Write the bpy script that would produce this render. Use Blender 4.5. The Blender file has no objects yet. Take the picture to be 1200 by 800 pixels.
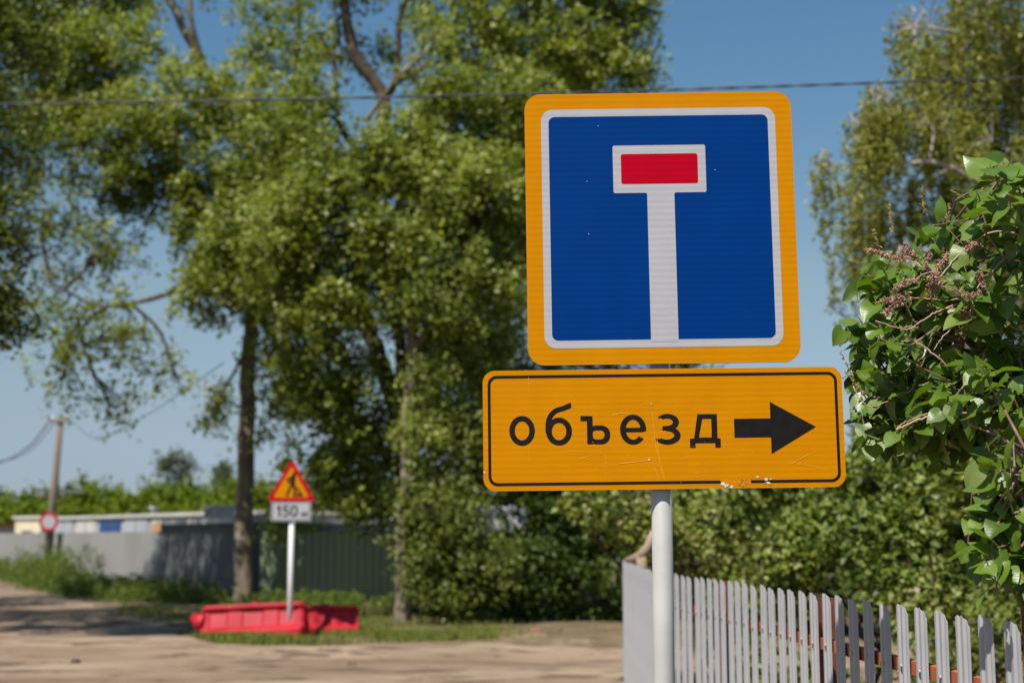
import bpy, math, random
import numpy as np
from mathutils import Vector, Matrix, noise as mnoise
S = bpy.context.scene
COL = S.collection
R = math.radians
# ------------------------------------------------------------------ camera, sky, sun, exposure
EYE = 1.6
FPX = 1667.0                       # focal length in photo pixels (photo is 1200 wide)
PITCH = R(7.86)
cd = bpy.data.cameras.new('camera'); cam = bpy.data.objects.new('camera', cd); COL.objects.link(cam)
cam.location = (0, 0, EYE); cam.rotation_euler = (R(90) + PITCH, 0, 0)
cd.sensor_width = 36; cd.lens = 50; cd.clip_start = 0.05; cd.clip_end = 3000
cd.dof.use_dof = True; cd.dof.focus_distance = 4.12; cd.dof.aperture_fstop = 2.9
S.camera = cam
SUN_EL, SUN_AZ = 56.0, 212.0       # azimuth clockwise from +Y: behind the camera, to its left
w = bpy.data.worlds.new("World"); S.world = w; w.use_nodes = True
nt = w.node_tree; nt.nodes.clear()
sky = nt.nodes.new('ShaderNodeTexSky'); sky.sky_type = 'NISHITA'; sky.sun_disc = False
sky.sun_elevation = R(SUN_EL); sky.sun_rotation = R(SUN_AZ); sky.air_density = 1.0; sky.dust_density = 0.7; sky.ozone_density = 1.0
bg = nt.nodes.new('ShaderNodeBackground'); bg.inputs[1].default_value = 0.078
wo = nt.nodes.new('ShaderNodeOutputWorld')
tcw = nt.nodes.new('ShaderNodeTexCoord'); sxw = nt.nodes.new('ShaderNodeSeparateXYZ'); nt.links.new(tcw.outputs['Generated'], sxw.inputs[0])
rw = nt.nodes.new('ShaderNodeValToRGB'); ew = rw.color_ramp.elements                 # air colour by elevation
for i_, (z_, c_) in enumerate(((0, (.58, .70, 1.0)), (.05, (.59, .66, .88)), (.08, (.67, .69, .77)), (.175, (.84, .86, .80)), (.27, (.68, .87, .88)), (.42, (.56, .855, .96)))):
    e_ = ew[0] if i_ == 0 else (ew[-1] if i_ == 5 else ew.new(z_)); e_.position = z_; e_.color = (*c_, 1)
mw = nt.nodes.new('ShaderNodeMix'); mw.data_type = 'RGBA'; mw.blend_type = 'MULTIPLY'; mw.inputs[0].default_value = 1
nt.links.new(sxw.outputs[2], rw.inputs[0]); nt.links.new(sky.outputs[0], mw.inputs[6]); nt.links.new(rw.outputs[0], mw.inputs[7]); nt.links.new(mw.outputs[2], bg.inputs[0])
nt.links.new(bg.outputs[0], wo.inputs[0])
sd = bpy.data.lights.new('sun', 'SUN'); so = bpy.data.objects.new('sun', sd); COL.objects.link(so)
sd.energy = 4.9; sd.angle = R(0.53); sd.color = (1.0, 0.94, 0.84)
sdir = Vector((math.sin(R(SUN_AZ)) * math.cos(R(SUN_EL)), math.cos(R(SUN_AZ)) * math.cos(R(SUN_EL)), math.sin(R(SUN_EL))))
so.rotation_euler = (-sdir).to_track_quat('-Z', 'Y').to_euler(); so.location = (0, 0, 30)
S.view_settings.view_transform = 'Standard'; S.view_settings.look = 'None'
S.view_settings.exposure = 0.55; S.view_settings.gamma = 1.0
S.cycles.max_bounces = 6; S.cycles.diffuse_bounces = 4; S.cycles.transmission_bounces = 4; S.cycles.glossy_bounces = 2
S.cycles.transparent_max_bounces = 4; S.cycles.caustics_reflective = False; S.cycles.caustics_refractive = False
S.cycles.sample_clamp_indirect = 4.0

# ------------------------------------------------------------------ geometry helpers
def ray(px, py):
    x = (px - 600) / FPX; y = (400 - py) / FPX
    c, s = math.cos(PITCH), math.sin(PITCH)
    return Vector((x, c - y * s, s + y * c))
def P(px, py, Y):                  # the point seen at a pixel of the photo, Y metres ahead
    r = ray(px, py); return Vector((r.x / r.y * Y, Y, EYE + r.z / r.y * Y))
def PZ(px, py, z):                 # the point seen at a pixel, at height z
    r = ray(px, py); t = (z - EYE) / r.z; return Vector((r.x * t, r.y * t, z))

def fast_mesh(name, verts, faces, mats=None, mi=None, smooth=False, attr=None):
    """verts (n,3); faces: list of (m,k) int arrays"""
    me = bpy.data.meshes.new(name)
    verts = np.asarray(verts, dtype=np.float32)
    faces = [np.asarray(f, dtype=np.int32) for f in faces if len(f)]
    loops = np.concatenate([f.ravel() for f in faces])
    tot = np.concatenate([np.full(len(f), f.shape[1], dtype=np.int32) for f in faces])
    start = np.concatenate([[0], np.cumsum(tot)[:-1]]).astype(np.int32)
    me.vertices.add(len(verts)); me.vertices.foreach_set('co', verts.ravel())
    me.loops.add(len(loops)); me.loops.foreach_set('vertex_index', loops)
    me.polygons.add(len(tot)); me.polygons.foreach_set('loop_start', start); me.polygons.foreach_set('loop_total', tot)
    for m in (mats or []): me.materials.append(m)
    if mi is not None: me.polygons.foreach_set('material_index', np.asarray(mi, dtype=np.int32))
    me.polygons.foreach_set('use_smooth', np.full(len(tot), bool(smooth)) if not isinstance(smooth, np.ndarray) else smooth)
    if attr is not None:
        a = me.attributes.new('tint', 'FLOAT', 'FACE'); a.data.foreach_set('value', np.asarray(attr, dtype=np.float32))
    me.update(calc_edges=True)
    return me
def link(name, me, parent=None, loc=None):
    o = bpy.data.objects.new(name, me); COL.objects.link(o)
    if parent is not None: o.parent = parent
    if loc is not None: o.location = loc
    return o
def tag(o, label=None, cat=None, group=None, kind=None):
    if label: o['label'] = label
    if cat: o['category'] = cat
    if group: o['group'] = group
    if kind: o['kind'] = kind
    return o
def empty(name, loc=(0, 0, 0), rz=0, label=None, cat=None, group=None):
    o = bpy.data.objects.new(name, None); COL.objects.link(o); o.location = loc; o.rotation_euler = (0, 0, rz)
    o.empty_display_size = 0.2
    return tag(o, label, cat, group)

class MB:                           # mesh builder: quads/ngons with material slots
    def __init__(s): s.v = []; s.f = []; s.m = []; s.sm = []
    def add(s, vs, fs, m=0, smooth=False):
        b = len(s.v); s.v += [tuple(v) for v in vs]
        for f in fs: s.f.append(tuple(i + b for i in f)); s.m.append(m); s.sm.append(smooth)
    def box(s, x0, x1, y0, y1, z0, z1, m=0, mat=None):
        vs = [(x, y, z) for z in (z0, z1) for y in (y0, y1) for x in (x0, x1)]
        if mat is not None: vs = [mat @ Vector(v) for v in vs]
        s.add(vs, [(0, 2, 3, 1), (4, 5, 7, 6), (0, 1, 5, 4), (1, 3, 7, 5), (3, 2, 6, 7), (2, 0, 4, 6)], m)
    def tube(s, pts, rad, n=8, m=0, cap=True, smooth=True):
        pts = [Vector(p) for p in pts]
        if not hasattr(rad, '__len__'): rad = [rad] * len(pts)
        vs = []; ref = None
        for i, p in enumerate(pts):
            t = (pts[min(i + 1, len(pts) - 1)] - pts[max(i - 1, 0)]).normalized()
            if ref is None: ref = t.orthogonal().normalized()
            u = (ref - t * ref.dot(t)).normalized(); ref = u; v2 = t.cross(u)
            for k in range(n):
                a = 2 * math.pi * k / n
                vs.append(p + (u * math.cos(a) + v2 * math.sin(a)) * rad[i])
        fs = []
        for i in range(len(pts) - 1):
            for k in range(n):
                k2 = (k + 1) % n
                fs.append((i * n + k, i * n + k2, (i + 1) * n + k2, (i + 1) * n + k))
        s.add(vs, fs, m, smooth)
        if cap:
            b = len(s.v) - len(vs)
            s.f.append(tuple(b + k for k in reversed(range(n)))); s.m.append(m); s.sm.append(False)
            e = b + (len(pts) - 1) * n
            s.f.append(tuple(e + k for k in range(n))); s.m.append(m); s.sm.append(False)
    def prism(s, outline, y0, y1, m=0, mside=None):   # outline in x,z (counter clockwise from -Y), extruded along y
        n = len(outline)
        vs = [(x, y0, z) for x, z in outline] + [(x, y1, z) for x, z in outline]
        s.add(vs, [tuple(range(n))], m)
        b = len(s.v) - 2 * n
        s.f.append(tuple(b + n + k for k in reversed(range(n)))); s.m.append(m if mside is None else mside); s.sm.append(False)
        for k in range(n):
            k2 = (k + 1) % n
            s.f.append((b + k, b + n + k, b + n + k2, b + k2)); s.m.append(m if mside is None else mside); s.sm.append(False)
    def mesh(s, name, mats):
        me = bpy.data.meshes.new(name); me.from_pydata(s.v, [], s.f)
        for m in mats: me.materials.append(m)
        me.polygons.foreach_set('material_index', s.m); me.polygons.foreach_set('use_smooth', s.sm); me.update()
        return me
    def build(s, name, mats, parent=None, loc=None):
        if not isinstance(mats, (list, tuple)): mats = [mats]
        return link(name, s.mesh(name, mats), parent, loc)

def catmull(pts, n=6):
    pts = [np.array(p, float) for p in pts]
    P0 = [2 * pts[0] - pts[1]] + pts + [2 * pts[-1] - pts[-2]]
    out = []
    for i in range(1, len(P0) - 2):
        a, b, c, d = P0[i - 1], P0[i], P0[i + 1], P0[i + 2]
        for k in range(n):
            t = k / n
            out.append(0.5 * ((2 * b) + (c - a) * t + (2 * a - 5 * b + 4 * c - d) * t * t + (3 * b - a - 3 * c + d) * t ** 3))
    out.append(pts[-1]); return out
def rrect(w, h, r, n=8):
    o = []
    for cx, cz, a0 in ((w / 2 - r, -h / 2 + r, -90), (w / 2 - r, h / 2 - r, 0), (-w / 2 + r, h / 2 - r, 90), (-w / 2 + r, -h / 2 + r, 180)):
        for k in range(n + 1):
            a = R(a0 + 90 * k / n); o.append((cx + r * math.cos(a), cz + r * math.sin(a)))
    return o
# -- signed distance shapes, for lettering and pictograms
def d_box(X, Z, cx, cz, hw, hh, r=0.0, ang=0.0):
    c, s = math.cos(ang), math.sin(ang); x = (X - cx) * c + (Z - cz) * s; z = -(X - cx) * s + (Z - cz) * c
    qx = np.abs(x) - hw + r; qz = np.abs(z) - hh + r
    return np.hypot(np.maximum(qx, 0), np.maximum(qz, 0)) + np.minimum(np.maximum(qx, qz), 0) - r
def d_ell(X, Z, cx, cz, a, b):
    x = (X - cx) / a; z = (Z - cz) / b; k = np.hypot(x, z) + 1e-9
    g = np.hypot(x / a, z / b) / k + 1e-9
    return (k - 1) / g
def d_poly(X, Z, pts):
    d = np.full(X.shape, 1e9); inside = np.zeros(X.shape, bool); n = len(pts)
    for i in range(n):
        ax, az = pts[i]; bx, bz = pts[(i + 1) % n]
        ex, ez = bx - ax, bz - az; wx, wz = X - ax, Z - az
        t = np.clip((wx * ex + wz * ez) / (ex * ex + ez * ez), 0, 1)
        d = np.minimum(d, np.hypot(wx - ex * t, wz - ez * t))
        c = ((az > Z) != (bz > Z)) & (X < (bx - ax) * (Z - az) / ((bz - az) if bz != az else 1e-9) + ax)
        inside ^= c
    return np.where(inside, -d, d)
def d_line(X, Z, pts, w):           # thick polyline, round joints
    d = np.full(X.shape, 1e9)
    for (ax, az), (bx, bz) in zip(pts[:-1], pts[1:]):
        ex, ez = bx - ax, bz - az; t = np.clip(((X - ax) * ex + (Z - az) * ez) / (ex * ex + ez * ez + 1e-12), 0, 1)
        d = np.minimum(d, np.hypot(X - ax - ex * t, Z - az - ez * t))
    return d - w / 2
def march(F, x0, x1, z0, z1, res):  # polygons covering F<0
    nx = int(round((x1 - x0) / res)) + 1; nz = int(round((z1 - z0) / res)) + 1
    xs = np.linspace(x0, x1, nx); zs = np.linspace(z0, z1, nz)
    X, Z = np.meshgrid(xs, zs); D = F(X, Z); vs = []; fs = []
    for j in range(nz - 1):
        run = None
        row = D[j:j + 2]
        full = (row[0, :-1] < 0) & (row[0, 1:] < 0) & (row[1, :-1] < 0) & (row[1, 1:] < 0)
        none = (row[0, :-1] >= 0) & (row[0, 1:] >= 0) & (row[1, :-1] >= 0) & (row[1, 1:] >= 0)
        for i in range(nx):
            if i < nx - 1 and full[i]:
                if run is None: run = i
                continue
            if run is not None:
                b = len(vs); vs += [(xs[run], zs[j]), (xs[i], zs[j]), (xs[i], zs[j + 1]), (xs[run], zs[j + 1])]
                fs.append((b, b + 1, b + 2, b + 3)); run = None
            if i == nx - 1 or none[i]: continue
            c = [(xs[i], zs[j], D[j, i]), (xs[i + 1], zs[j], D[j, i + 1]), (xs[i + 1], zs[j + 1], D[j + 1, i + 1]), (xs[i], zs[j + 1], D[j + 1, i])]
            poly = []
            for k in range(4):
                p, q = c[k], c[(k + 1) % 4]
                if p[2] < 0: poly.append((p[0], p[1]))
                if (p[2] < 0) != (q[2] < 0):
                    t = p[2] / (p[2] - q[2]); poly.append((p[0] + (q[0] - p[0]) * t, p[1] + (q[1] - p[1]) * t))
            if len(poly) > 2:
                b = len(vs); vs += poly; fs.append(tuple(range(b, b + len(poly))))
    return vs, fs
def film(name, F, x0, x1, z0, z1, res, y, mat, parent):
    vs, fs = march(F, x0, x1, z0, z1, res)
    mb = MB(); mb.add([(x, y, z) for x, z in vs], fs)
    return mb.build(name, mat, parent)

# ------------------------------------------------------------------ materials
def newmat(name):
    m = bpy.data.materials.new(name); m.use_nodes = True; n = m.node_tree.nodes; n.clear()
    out = n.new('ShaderNodeOutputMaterial'); p = n.new('ShaderNodeBsdfPrincipled'); m.node_tree.links.new(p.outputs[0], out.inputs[0])
    return m, m.node_tree, p, out
def rgb(c): return (c[0], c[1], c[2], 1)
def surf(name, c1, c2, scale=3.0, rough=0.6, spec=0.5, bump=0.0, bscale=None, stretch=(1, 1, 1), metal=0.0, detail=6, c3=None, s3=20.0, t3=0.62):
    m, t, p, out = newmat(name); N = t.nodes; L = t.links
    tc = N.new('ShaderNodeTexCoord'); mp = N.new('ShaderNodeMapping'); mp.inputs['Scale'].default_value = stretch
    L.new(tc.outputs['Object'], mp.inputs[0])
    no = N.new('ShaderNodeTexNoise'); no.inputs['Scale'].default_value = scale; no.inputs['Detail'].default_value = detail; L.new(mp.outputs[0], no.inputs[0])
    cr = N.new('ShaderNodeValToRGB'); cr.color_ramp.elements[0].position = .32; cr.color_ramp.elements[1].position = .68
    cr.color_ramp.elements[0].color = rgb(c1); cr.color_ramp.elements[1].color = rgb(c2); L.new(no.outputs[0], cr.inputs[0])
    col = cr.outputs[0]
    if c3 is not None:
        n3 = N.new('ShaderNodeTexNoise'); n3.inputs['Scale'].default_value = s3; n3.inputs['Detail'].default_value = 8; n3.inputs['Roughness'].default_value = .7; L.new(mp.outputs[0], n3.inputs[0])
        r3 = N.new('ShaderNodeValToRGB'); r3.color_ramp.elements[0].position = t3; r3.color_ramp.elements[1].position = t3 + .06; L.new(n3.outputs[0], r3.inputs[0])
        mx = N.new('ShaderNodeMix'); mx.data_type = 'RGBA'; L.new(r3.outputs[0], mx.inputs[0]); L.new(col, mx.inputs[6]); mx.inputs[7].default_value = rgb(c3); col = mx.outputs[2]
    L.new(col, p.inputs['Base Color'])
    p.inputs['Roughness'].default_value = rough; p.inputs['Specular IOR Level'].default_value = spec; p.inputs['Metallic'].default_value = metal
    if bump:
        nb = N.new('ShaderNodeTexNoise'); nb.inputs['Scale'].default_value = bscale or scale * 4; nb.inputs['Detail'].default_value = 8; L.new(mp.outputs[0], nb.inputs[0])
        b = N.new('ShaderNodeBump'); b.inputs['Strength'].default_value = 1; b.inputs['Distance'].default_value = bump; L.new(nb.outputs[0], b.inputs['Height']); L.new(b.outputs[0], p.inputs['Normal'])
    return m
def retro(name, c, dark=0.80, rough=0.38):
    """retroreflective sheeting: fine horizontal ribs, faint mottling"""
    m, t, p, out = newmat(name); N = t.nodes; L = t.links
    tc = N.new('ShaderNodeTexCoord'); sx = N.new('ShaderNodeMapping'); sx.inputs['Scale'].default_value = (0.6, 1, 1); L.new(tc.outputs['Object'], sx.inputs[0])
    wv = N.new('ShaderNodeTexWave'); wv.wave_type = 'BANDS'; wv.bands_direction = 'Z'; wv.inputs['Scale'].default_value = 17; wv.inputs['Distortion'].default_value = 1.2; wv.inputs['Detail'].default_value = 2; wv.inputs['Detail Scale'].default_value = 2.0; L.new(sx.outputs[0], wv.inputs[0])
    no = N.new('ShaderNodeTexNoise'); no.inputs['Scale'].default_value = 9; no.inputs['Detail'].default_value = 6; L.new(tc.outputs['Object'], no.inputs[0])
    nf = N.new('ShaderNodeTexNoise'); nf.inputs['Scale'].default_value = 160; nf.inputs['Detail'].default_value = 3; L.new(tc.outputs['Object'], nf.inputs[0])
    a = N.new('ShaderNodeMath'); a.operation = 'MULTIPLY'; a.inputs[1].default_value = .40; L.new(wv.outputs[1], a.inputs[0])
    b = N.new('ShaderNodeMath'); b.operation = 'MULTIPLY_ADD'; b.inputs[1].default_value = .8; L.new(no.outputs[0], b.inputs[0]); L.new(a.outputs[0], b.inputs[2])
    b2 = N.new('ShaderNodeMath'); b2.operation = 'MULTIPLY_ADD'; b2.inputs[1].default_value = .3; L.new(nf.outputs[0], b2.inputs[0]); L.new(b.outputs[0], b2.inputs[2])
    mr = N.new('ShaderNodeMapRange'); mr.inputs[1].default_value = .3; mr.inputs[2].default_value = 1.15; mr.inputs[3].default_value = dark; mr.inputs[4].default_value = 1.0; L.new(b2.outputs[0], mr.inputs[0])
    mx = N.new('ShaderNodeMix'); mx.data_type = 'RGBA'; mx.blend_type = 'MULTIPLY'; mx.inputs[0].default_value = 1; mx.inputs[6].default_value = rgb(c); L.new(mr.outputs[0], mx.inputs[7])
    L.new(mx.outputs[2], p.inputs['Base Color']); p.inputs['Roughness'].default_value = rough; p.inputs['Specular IOR Level'].default_value = .06
    bp = N.new('ShaderNodeBump'); bp.inputs['Distance'].default_value = .0006; bp.inputs['Strength'].default_value = .5; L.new(no.outputs[0], bp.inputs['Height']); L.new(bp.outputs[0], p.inputs['Normal'])
    return m
def leafmat(name, cols, trans=0.35, rough=0.42, spec=0.5, tcol=(1.25, 1.2, 0.55)):
    """per-leaf colour from the leaf's own random tint"""
    m, t, p, out = newmat(name); N = t.nodes; L = t.links
    at = N.new('ShaderNodeAttribute'); at.attribute_name = 'tint'
    cr = N.new('ShaderNodeValToRGB'); el = cr.color_ramp.elements
    el[0].color = rgb(cols[0]); el[1].color = rgb(cols[-1])
    for i, c in enumerate(cols[1:-1]): e = el.new((i + 1) / (len(cols) - 1)); e.color = rgb(c)
    L.new(at.outputs['Fac'], cr.inputs[0]); L.new(cr.outputs[0], p.inputs['Base Color'])
    p.inputs['Roughness'].default_value = rough; p.inputs['Specular IOR Level'].default_value = spec
    mul = N.new('ShaderNodeMix'); mul.data_type = 'RGBA'; mul.blend_type = 'MULTIPLY'; mul.inputs[0].default_value = 1; L.new(cr.outputs[0], mul.inputs[6]); mul.inputs[7].default_value = rgb(tcol)
    tr = N.new('ShaderNodeBsdfTranslucent'); L.new(mul.outputs[2], tr.inputs[0])
    ms = N.new('ShaderNodeMixShader'); ms.inputs[0].default_value = trans; L.new(p.outputs[0], ms.inputs[1]); L.new(tr.outputs[0], ms.inputs[2]); L.new(ms.outputs[0], out.inputs[0])
    return m
M = {}
M['yellow'] = retro('sign_yellow', (0.52, 0.195, 0.0))
M['white'] = retro('sign_white', (0.39, 0.385, 0.415))
M['blue'] = retro('sign_blue', (0.0, 0.031, 0.175))
M['red'] = retro('sign_red', (0.41, 0.0, 0.012))
M['black'] = surf('sign_black', (.006, .005, .005), (.010, .009, .009), 30, .6, .12)
M['alu'] = surf('sheet_metal', (.42, .42, .42), (.55, .55, .54), 12, .45, .5, metal=.6)
M['galv'] = surf('galvanised', (.30, .31, .32), (.45, .46, .47), 25, .5, .5, metal=.7)
M['scratch'] = surf('scratch_yellow', (.66, .33, .015), (.74, .42, .05), 60, .6)
M['chip'] = surf('chip_bare', (.45, .45, .47), (.62, .60, .58), 90, .5)
M['rust'] = surf('chip_rust', (.30, .10, .02), (.55, .22, .03), 120, .8)
M['polewhite'] = surf('pole_white_paint', (0.352, 0.352, 0.336), (0.424, 0.424, 0.408), 6, .45, .5, bump=.0004, bscale=60, c3=(.45, .42, .36), s3=38, t3=.70)
M['picket'] = surf('picket_grey_paint', (0.2788, 0.2788, 0.2952), (0.3362, 0.3362, 0.3526), 5, .42, .5, c3=(.34, .33, .33), s3=45, t3=.70)
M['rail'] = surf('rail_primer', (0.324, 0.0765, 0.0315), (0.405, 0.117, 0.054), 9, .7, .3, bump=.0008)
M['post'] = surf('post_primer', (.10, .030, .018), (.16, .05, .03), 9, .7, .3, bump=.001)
M['bark'] = surf('bark_brown', (.035, .026, .018), (.10, .078, .055), 5, .9, .2, bump=.03, bscale=9, stretch=(1, 1, .25))
M['barkgrey'] = surf('bark_grey', (.09, .072, .05), (.26, .215, .16), 4, .9, .2, bump=.03, bscale=8, stretch=(1, 1, .3))
M['barkbirch'] = surf('bark_birch', (.22, .17, .14), (.52, .46, .42), 3, .8, .3, bump=.01, stretch=(.5, .5, 1.5), c3=(.04, .03, .03), s3=5, t3=.58)
M['twig'] = surf('twig_brown', (.13, .075, .05), (.26, .165, .125), 20, .8, .3)
M['dirt'] = surf('dirt', (0.16, 0.1104, 0.0736), (0.296, 0.22, 0.156), .45, .95, .2, bump=.05, bscale=5, stretch=(.55, 1, 1), c3=(.125, .085, .058), s3=1.3, t3=.53)
M['soil'] = surf('verge_soil', (.085, .066, .035), (.19, .135, .082), 1.2, .95, .2, bump=.03, bscale=5, c3=(.24, .18, .12), s3=1.1, t3=.56)
M['farground'] = surf('far_ground', (.07, .09, .03), (.12, .13, .05), .1, .95, .1)
M['redplastic'] = surf('red_plastic', (0.3024, 0.00432, 0.01152), (0.4032, 0.01008, 0.0216), 2.5, .5, .3, c3=(.30, .09, .06), s3=5, t3=.60)
M['fencegrey'] = surf('fence_zinc', (0.2125, 0.2125, 0.2082), (0.2635, 0.2635, 0.255), .7, .55, .5, stretch=(1, 1, .3), c3=(.22, .20, .18), s3=2, t3=.64)
M['fencegreen'] = surf('fence_green_paint', (.16, .20, .12), (.20, .245, .15), .7, .5, .5, stretch=(1, 1, .3))
M['fencedark'] = surf('fence_dark_grey', (.095, .098, .105), (.14, .145, .15), .7, .55, .4, stretch=(1, 1, .3))
M['fascia'] = surf('fascia_white', (0.425, 0.3995, 0.3655), (0.527, 0.5015, 0.4675), 1, .7)
M['garage'] = surf('garage_wall', (.28, .29, .32), (.38, .39, .42), .5, .8)
M['bluepaint'] = surf('blue_door_paint', (.02, .055, .15), (.03, .075, .20), 1, .6)
M['orangepaint'] = surf('orange_door_paint', (.42, .22, .07), (.5, .27, .10), 1, .6)
M['cream'] = surf('cream_wall', (.52, .46, .32), (.62, .55, .40), 1.2, .8)
M['darkglass'] = surf('dark_glass', (.02, .022, .028), (.03, .03, .035), 1, .2)
M['vanwhite'] = surf('van_white', (.74, .75, .77), (.78, .79, .80), 1, .25)
M['pipe'] = surf('cable_black', (.02, .02, .022), (.05, .05, .055), 8, .6)
M['polewood'] = surf('pole_weathered', (.13, .105, .085), (.22, .18, .145), 2, .85, .2, bump=.01, stretch=(3, 3, .3))
M['concrete'] = surf('concrete', (.26, .25, .23), (.36, .34, .31), 4, .9, .2, bump=.005)
M['brick'] = surf('brick_bit', (.17, .075, .045), (.26, .12, .075), 12, .9, .2, bump=.004)
M['deadwood'] = surf('dead_wood', (.20, .145, .10), (.36, .27, .20), 8, .9, .2, bump=.01)

# ------------------------------------------------------------------ ground and roads
def fbm(x, y, s, seed=0.0):
    return mnoise.fractal(Vector((x * s, y * s, seed)), 0.9, 2.0, 4)
def hgt(x, y):
    h = .05 * fbm(x, y, .22) + .02 * fbm(x, y, 1.1, 5)
    h += .16 * math.exp(-((x - .7) / 1.4) ** 2 - ((y - 22.2) / .8) ** 2)      # heap of soil at the road edge
    return h
ROADPOLY = [(-15, -12), (.55, -12), (.75, 4), (.45, 8), (.6, 13.5), (14, 15), (30, 16), (30, 20.5), (14, 21.4), (3, 21.2), (.8, 21.2), (-1.5, 22.2), (-4.8, 21.6), (-5.6, 24.5),
            (-9.2, 33), (-14.3, 43), (-22, 55), (-33, 70), (-41, 70), (-27, 48), (-20, 30), (-16, 15)]
def roadF(X, Y):
    d = d_poly(X, Y, ROADPOLY)
    return d + .28 * np.sin(X * 1.7 + 1.3 * np.sin(Y * .9)) * np.sin(Y * 1.3 + X * .4) + .1 * np.sin(X * 5.1 + Y * 3.3)
# near terrain
gx = np.arange(-60, 50.01, .4); gy = np.arange(-14, 90.01, .4)
GX, GY = np.meshgrid(gx, gy); RF = roadF(GX, GY)
GZ = np.array([[hgt(x, y) for x in gx] for y in gy]) + np.clip(RF, -1, 1) * .03 - .012
edge = np.minimum.reduce([GX + 60, 50 - GX, GY + 14, 90 - GY]); GZ = np.where(edge < 2, GZ - (2 - edge) * .15, GZ)
vid = np.arange(len(gx) * len(gy)).reshape(len(gy), len(gx))
F4 = np.stack([vid[:-1, :-1], vid[:-1, 1:], vid[1:, 1:], vid[1:, :-1]], -1).reshape(-1, 4)
tag(link('ground', fast_mesh('ground', np.stack([GX, GY, GZ], -1).reshape(-1, 3), [F4], [M['soil']], smooth=True)), kind='structure')
mb = MB(); mb.add([(-1200, -300, -.22), (1200, -300, -.22), (1200, 2200, -.22), (-1200, 2200, -.22)], [(0, 1, 2, 3)])
tag(mb.build('far_ground', M['farground']), kind='structure')
vs, fs = march(roadF, -42, 31, -13, 71, .3)
def rz(x, y): return hgt(x, y) + .02 + .045 * math.exp(-((y - 20.6 + .25 * math.sin(x * .6)) / .35) ** 2) - .05 * math.exp(-((y - 19.8 + .3 * math.sin(x * .5 + 1)) / .4) ** 2) + .012 * math.sin(x * .8 + 1.5 * math.sin(y * .35)) * math.sin(y * 2.3)
# split long runs so that the road follows the terrain
mb = MB()
for f in fs:
    q = [vs[i] for i in f]
    xs = [p[0] for p in q]
    if len(q) == 4 and max(xs) - min(xs) > .65:
        n = int(math.ceil((max(xs) - min(xs)) / .6)); x0, x1 = min(xs), max(xs); y0, y1 = q[0][1], q[2][1]
        for k in range(n):
            a = x0 + (x1 - x0) * k / n; b = x0 + (x1 - x0) * (k + 1) / n
            mb.add([(a, y0, rz(a, y0)), (b, y0, rz(b, y0)), (b, y1, rz(b, y1)), (a, y1, rz(a, y1))], [(0, 1, 2, 3)], 0, True)
    else: mb.add([(x, y, rz(x, y)) for x, y in q], [tuple(range(len(q)))], 0, True)
tag(mb.build('dirt_road', M['dirt']), kind='structure')

# ------------------------------------------------------------------ main road sign
DEPTH = 4.138                        # along the lens axis
pc = ray(777.5, 502) * DEPTH + Vector((0, 0, EYE))
SY = pc.y
sign = empty('road_sign', (pc.x, SY, 0), 0, 'big blue dead-end sign over a yellow detour arrow plate on a white pole', 'road sign')
PY = .050                            # pole axis behind the faces
mb = MB(); mb.tube([(-.003, PY, -.3), (-.003, PY, 1.2), (-.001, PY, 2.76)], .0305, 28)
mb.build('pole', M['polewhite'], sign)
def clamp(z):
    mb = MB()
    mb.tube([(-.002, PY, z - .014), (-.002, PY, z + .014)], .0335, 24)
    mb.box(-.055, .051, .012, .018, z - .014, z + .014)
    for sx in (-.044, .040): mb.tube([(sx, .004, z), (sx, .034, z)], .005, 6)
    return mb
# yellow detour plate
TILT = R(-0.7)
plate = MB(); plate.prism(rrect(1.05, .35, .036), 0, .011, 0, 1)
U = 1.05 / 1128
# scratches and chips of the plate (plate-local metres, from its centre)
rnd = random.Random(4)
def scr(mb, pts, w, y=-.0011, m=2):
    for i in range(len(pts) - 1):
        (ax, az), (bx, bz) = pts[i], pts[i + 1]; d = Vector((bx - ax, bz - az)).normalized(); n = (-d.y * w / 2, d.x * w / 2)
        w2 = .3 if i == len(pts) - 2 else 1
        mb.add([(ax - n[0], y, az - n[1]), (bx - n[0] * w2, y, bz - n[1] * w2), (bx + n[0] * w2, y, bz + n[1] * w2), (ax + n[0], y, az + n[1])], [(0, 1, 2, 3)], m)
mb = plate
K = lambda x, y: ((x - 605) * U, -(y - 271.5) * U - (x - 605) * U * .012)
scr(mb, [K(467, 380), K(510, 376), K(556, 370)], .0016)
scr(mb, [K(570, 195), K(574, 260), K(580, 330), K(604, 432)], .0008); scr(mb, [K(583, 290), K(592, 380), K(606, 430)], .0007)
scr(mb, [K(572, 390), K(590, 436)], .0008)
scr(mb, [K(1000, 381), K(1040, 360), K(1083, 341)], .0013); scr(mb, [K(990, 378), K(1060, 386), K(1140, 412)], .0007)
scr(mb, [K(448, 229), K(480, 222), K(500, 226)], .0016); scr(mb, [K(340, 366), K(384, 353)], .0012); scr(mb, [K(300, 340), K(390, 346)], .0006)
scr(mb, [K(186, 110), K(186, 160)], .0009); scr(mb, [K(184, 330), K(185, 380)], .0006); scr(mb, [K(422, 350), K(423, 400)], .0006)
scr(mb, [K(660, 367), K(682, 358)], .0012); scr(mb, [K(540, 196), K(572, 190)], .0009); scr(mb, [K(604, 190), K(636, 192)], .0007)
scr(mb, [K(1060, 120), K(1110, 128)], .0005); scr(mb, [K(250, 420), K(330, 424)], .0005); scr(mb, [K(700, 410), K(770, 404)], .0005)
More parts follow.
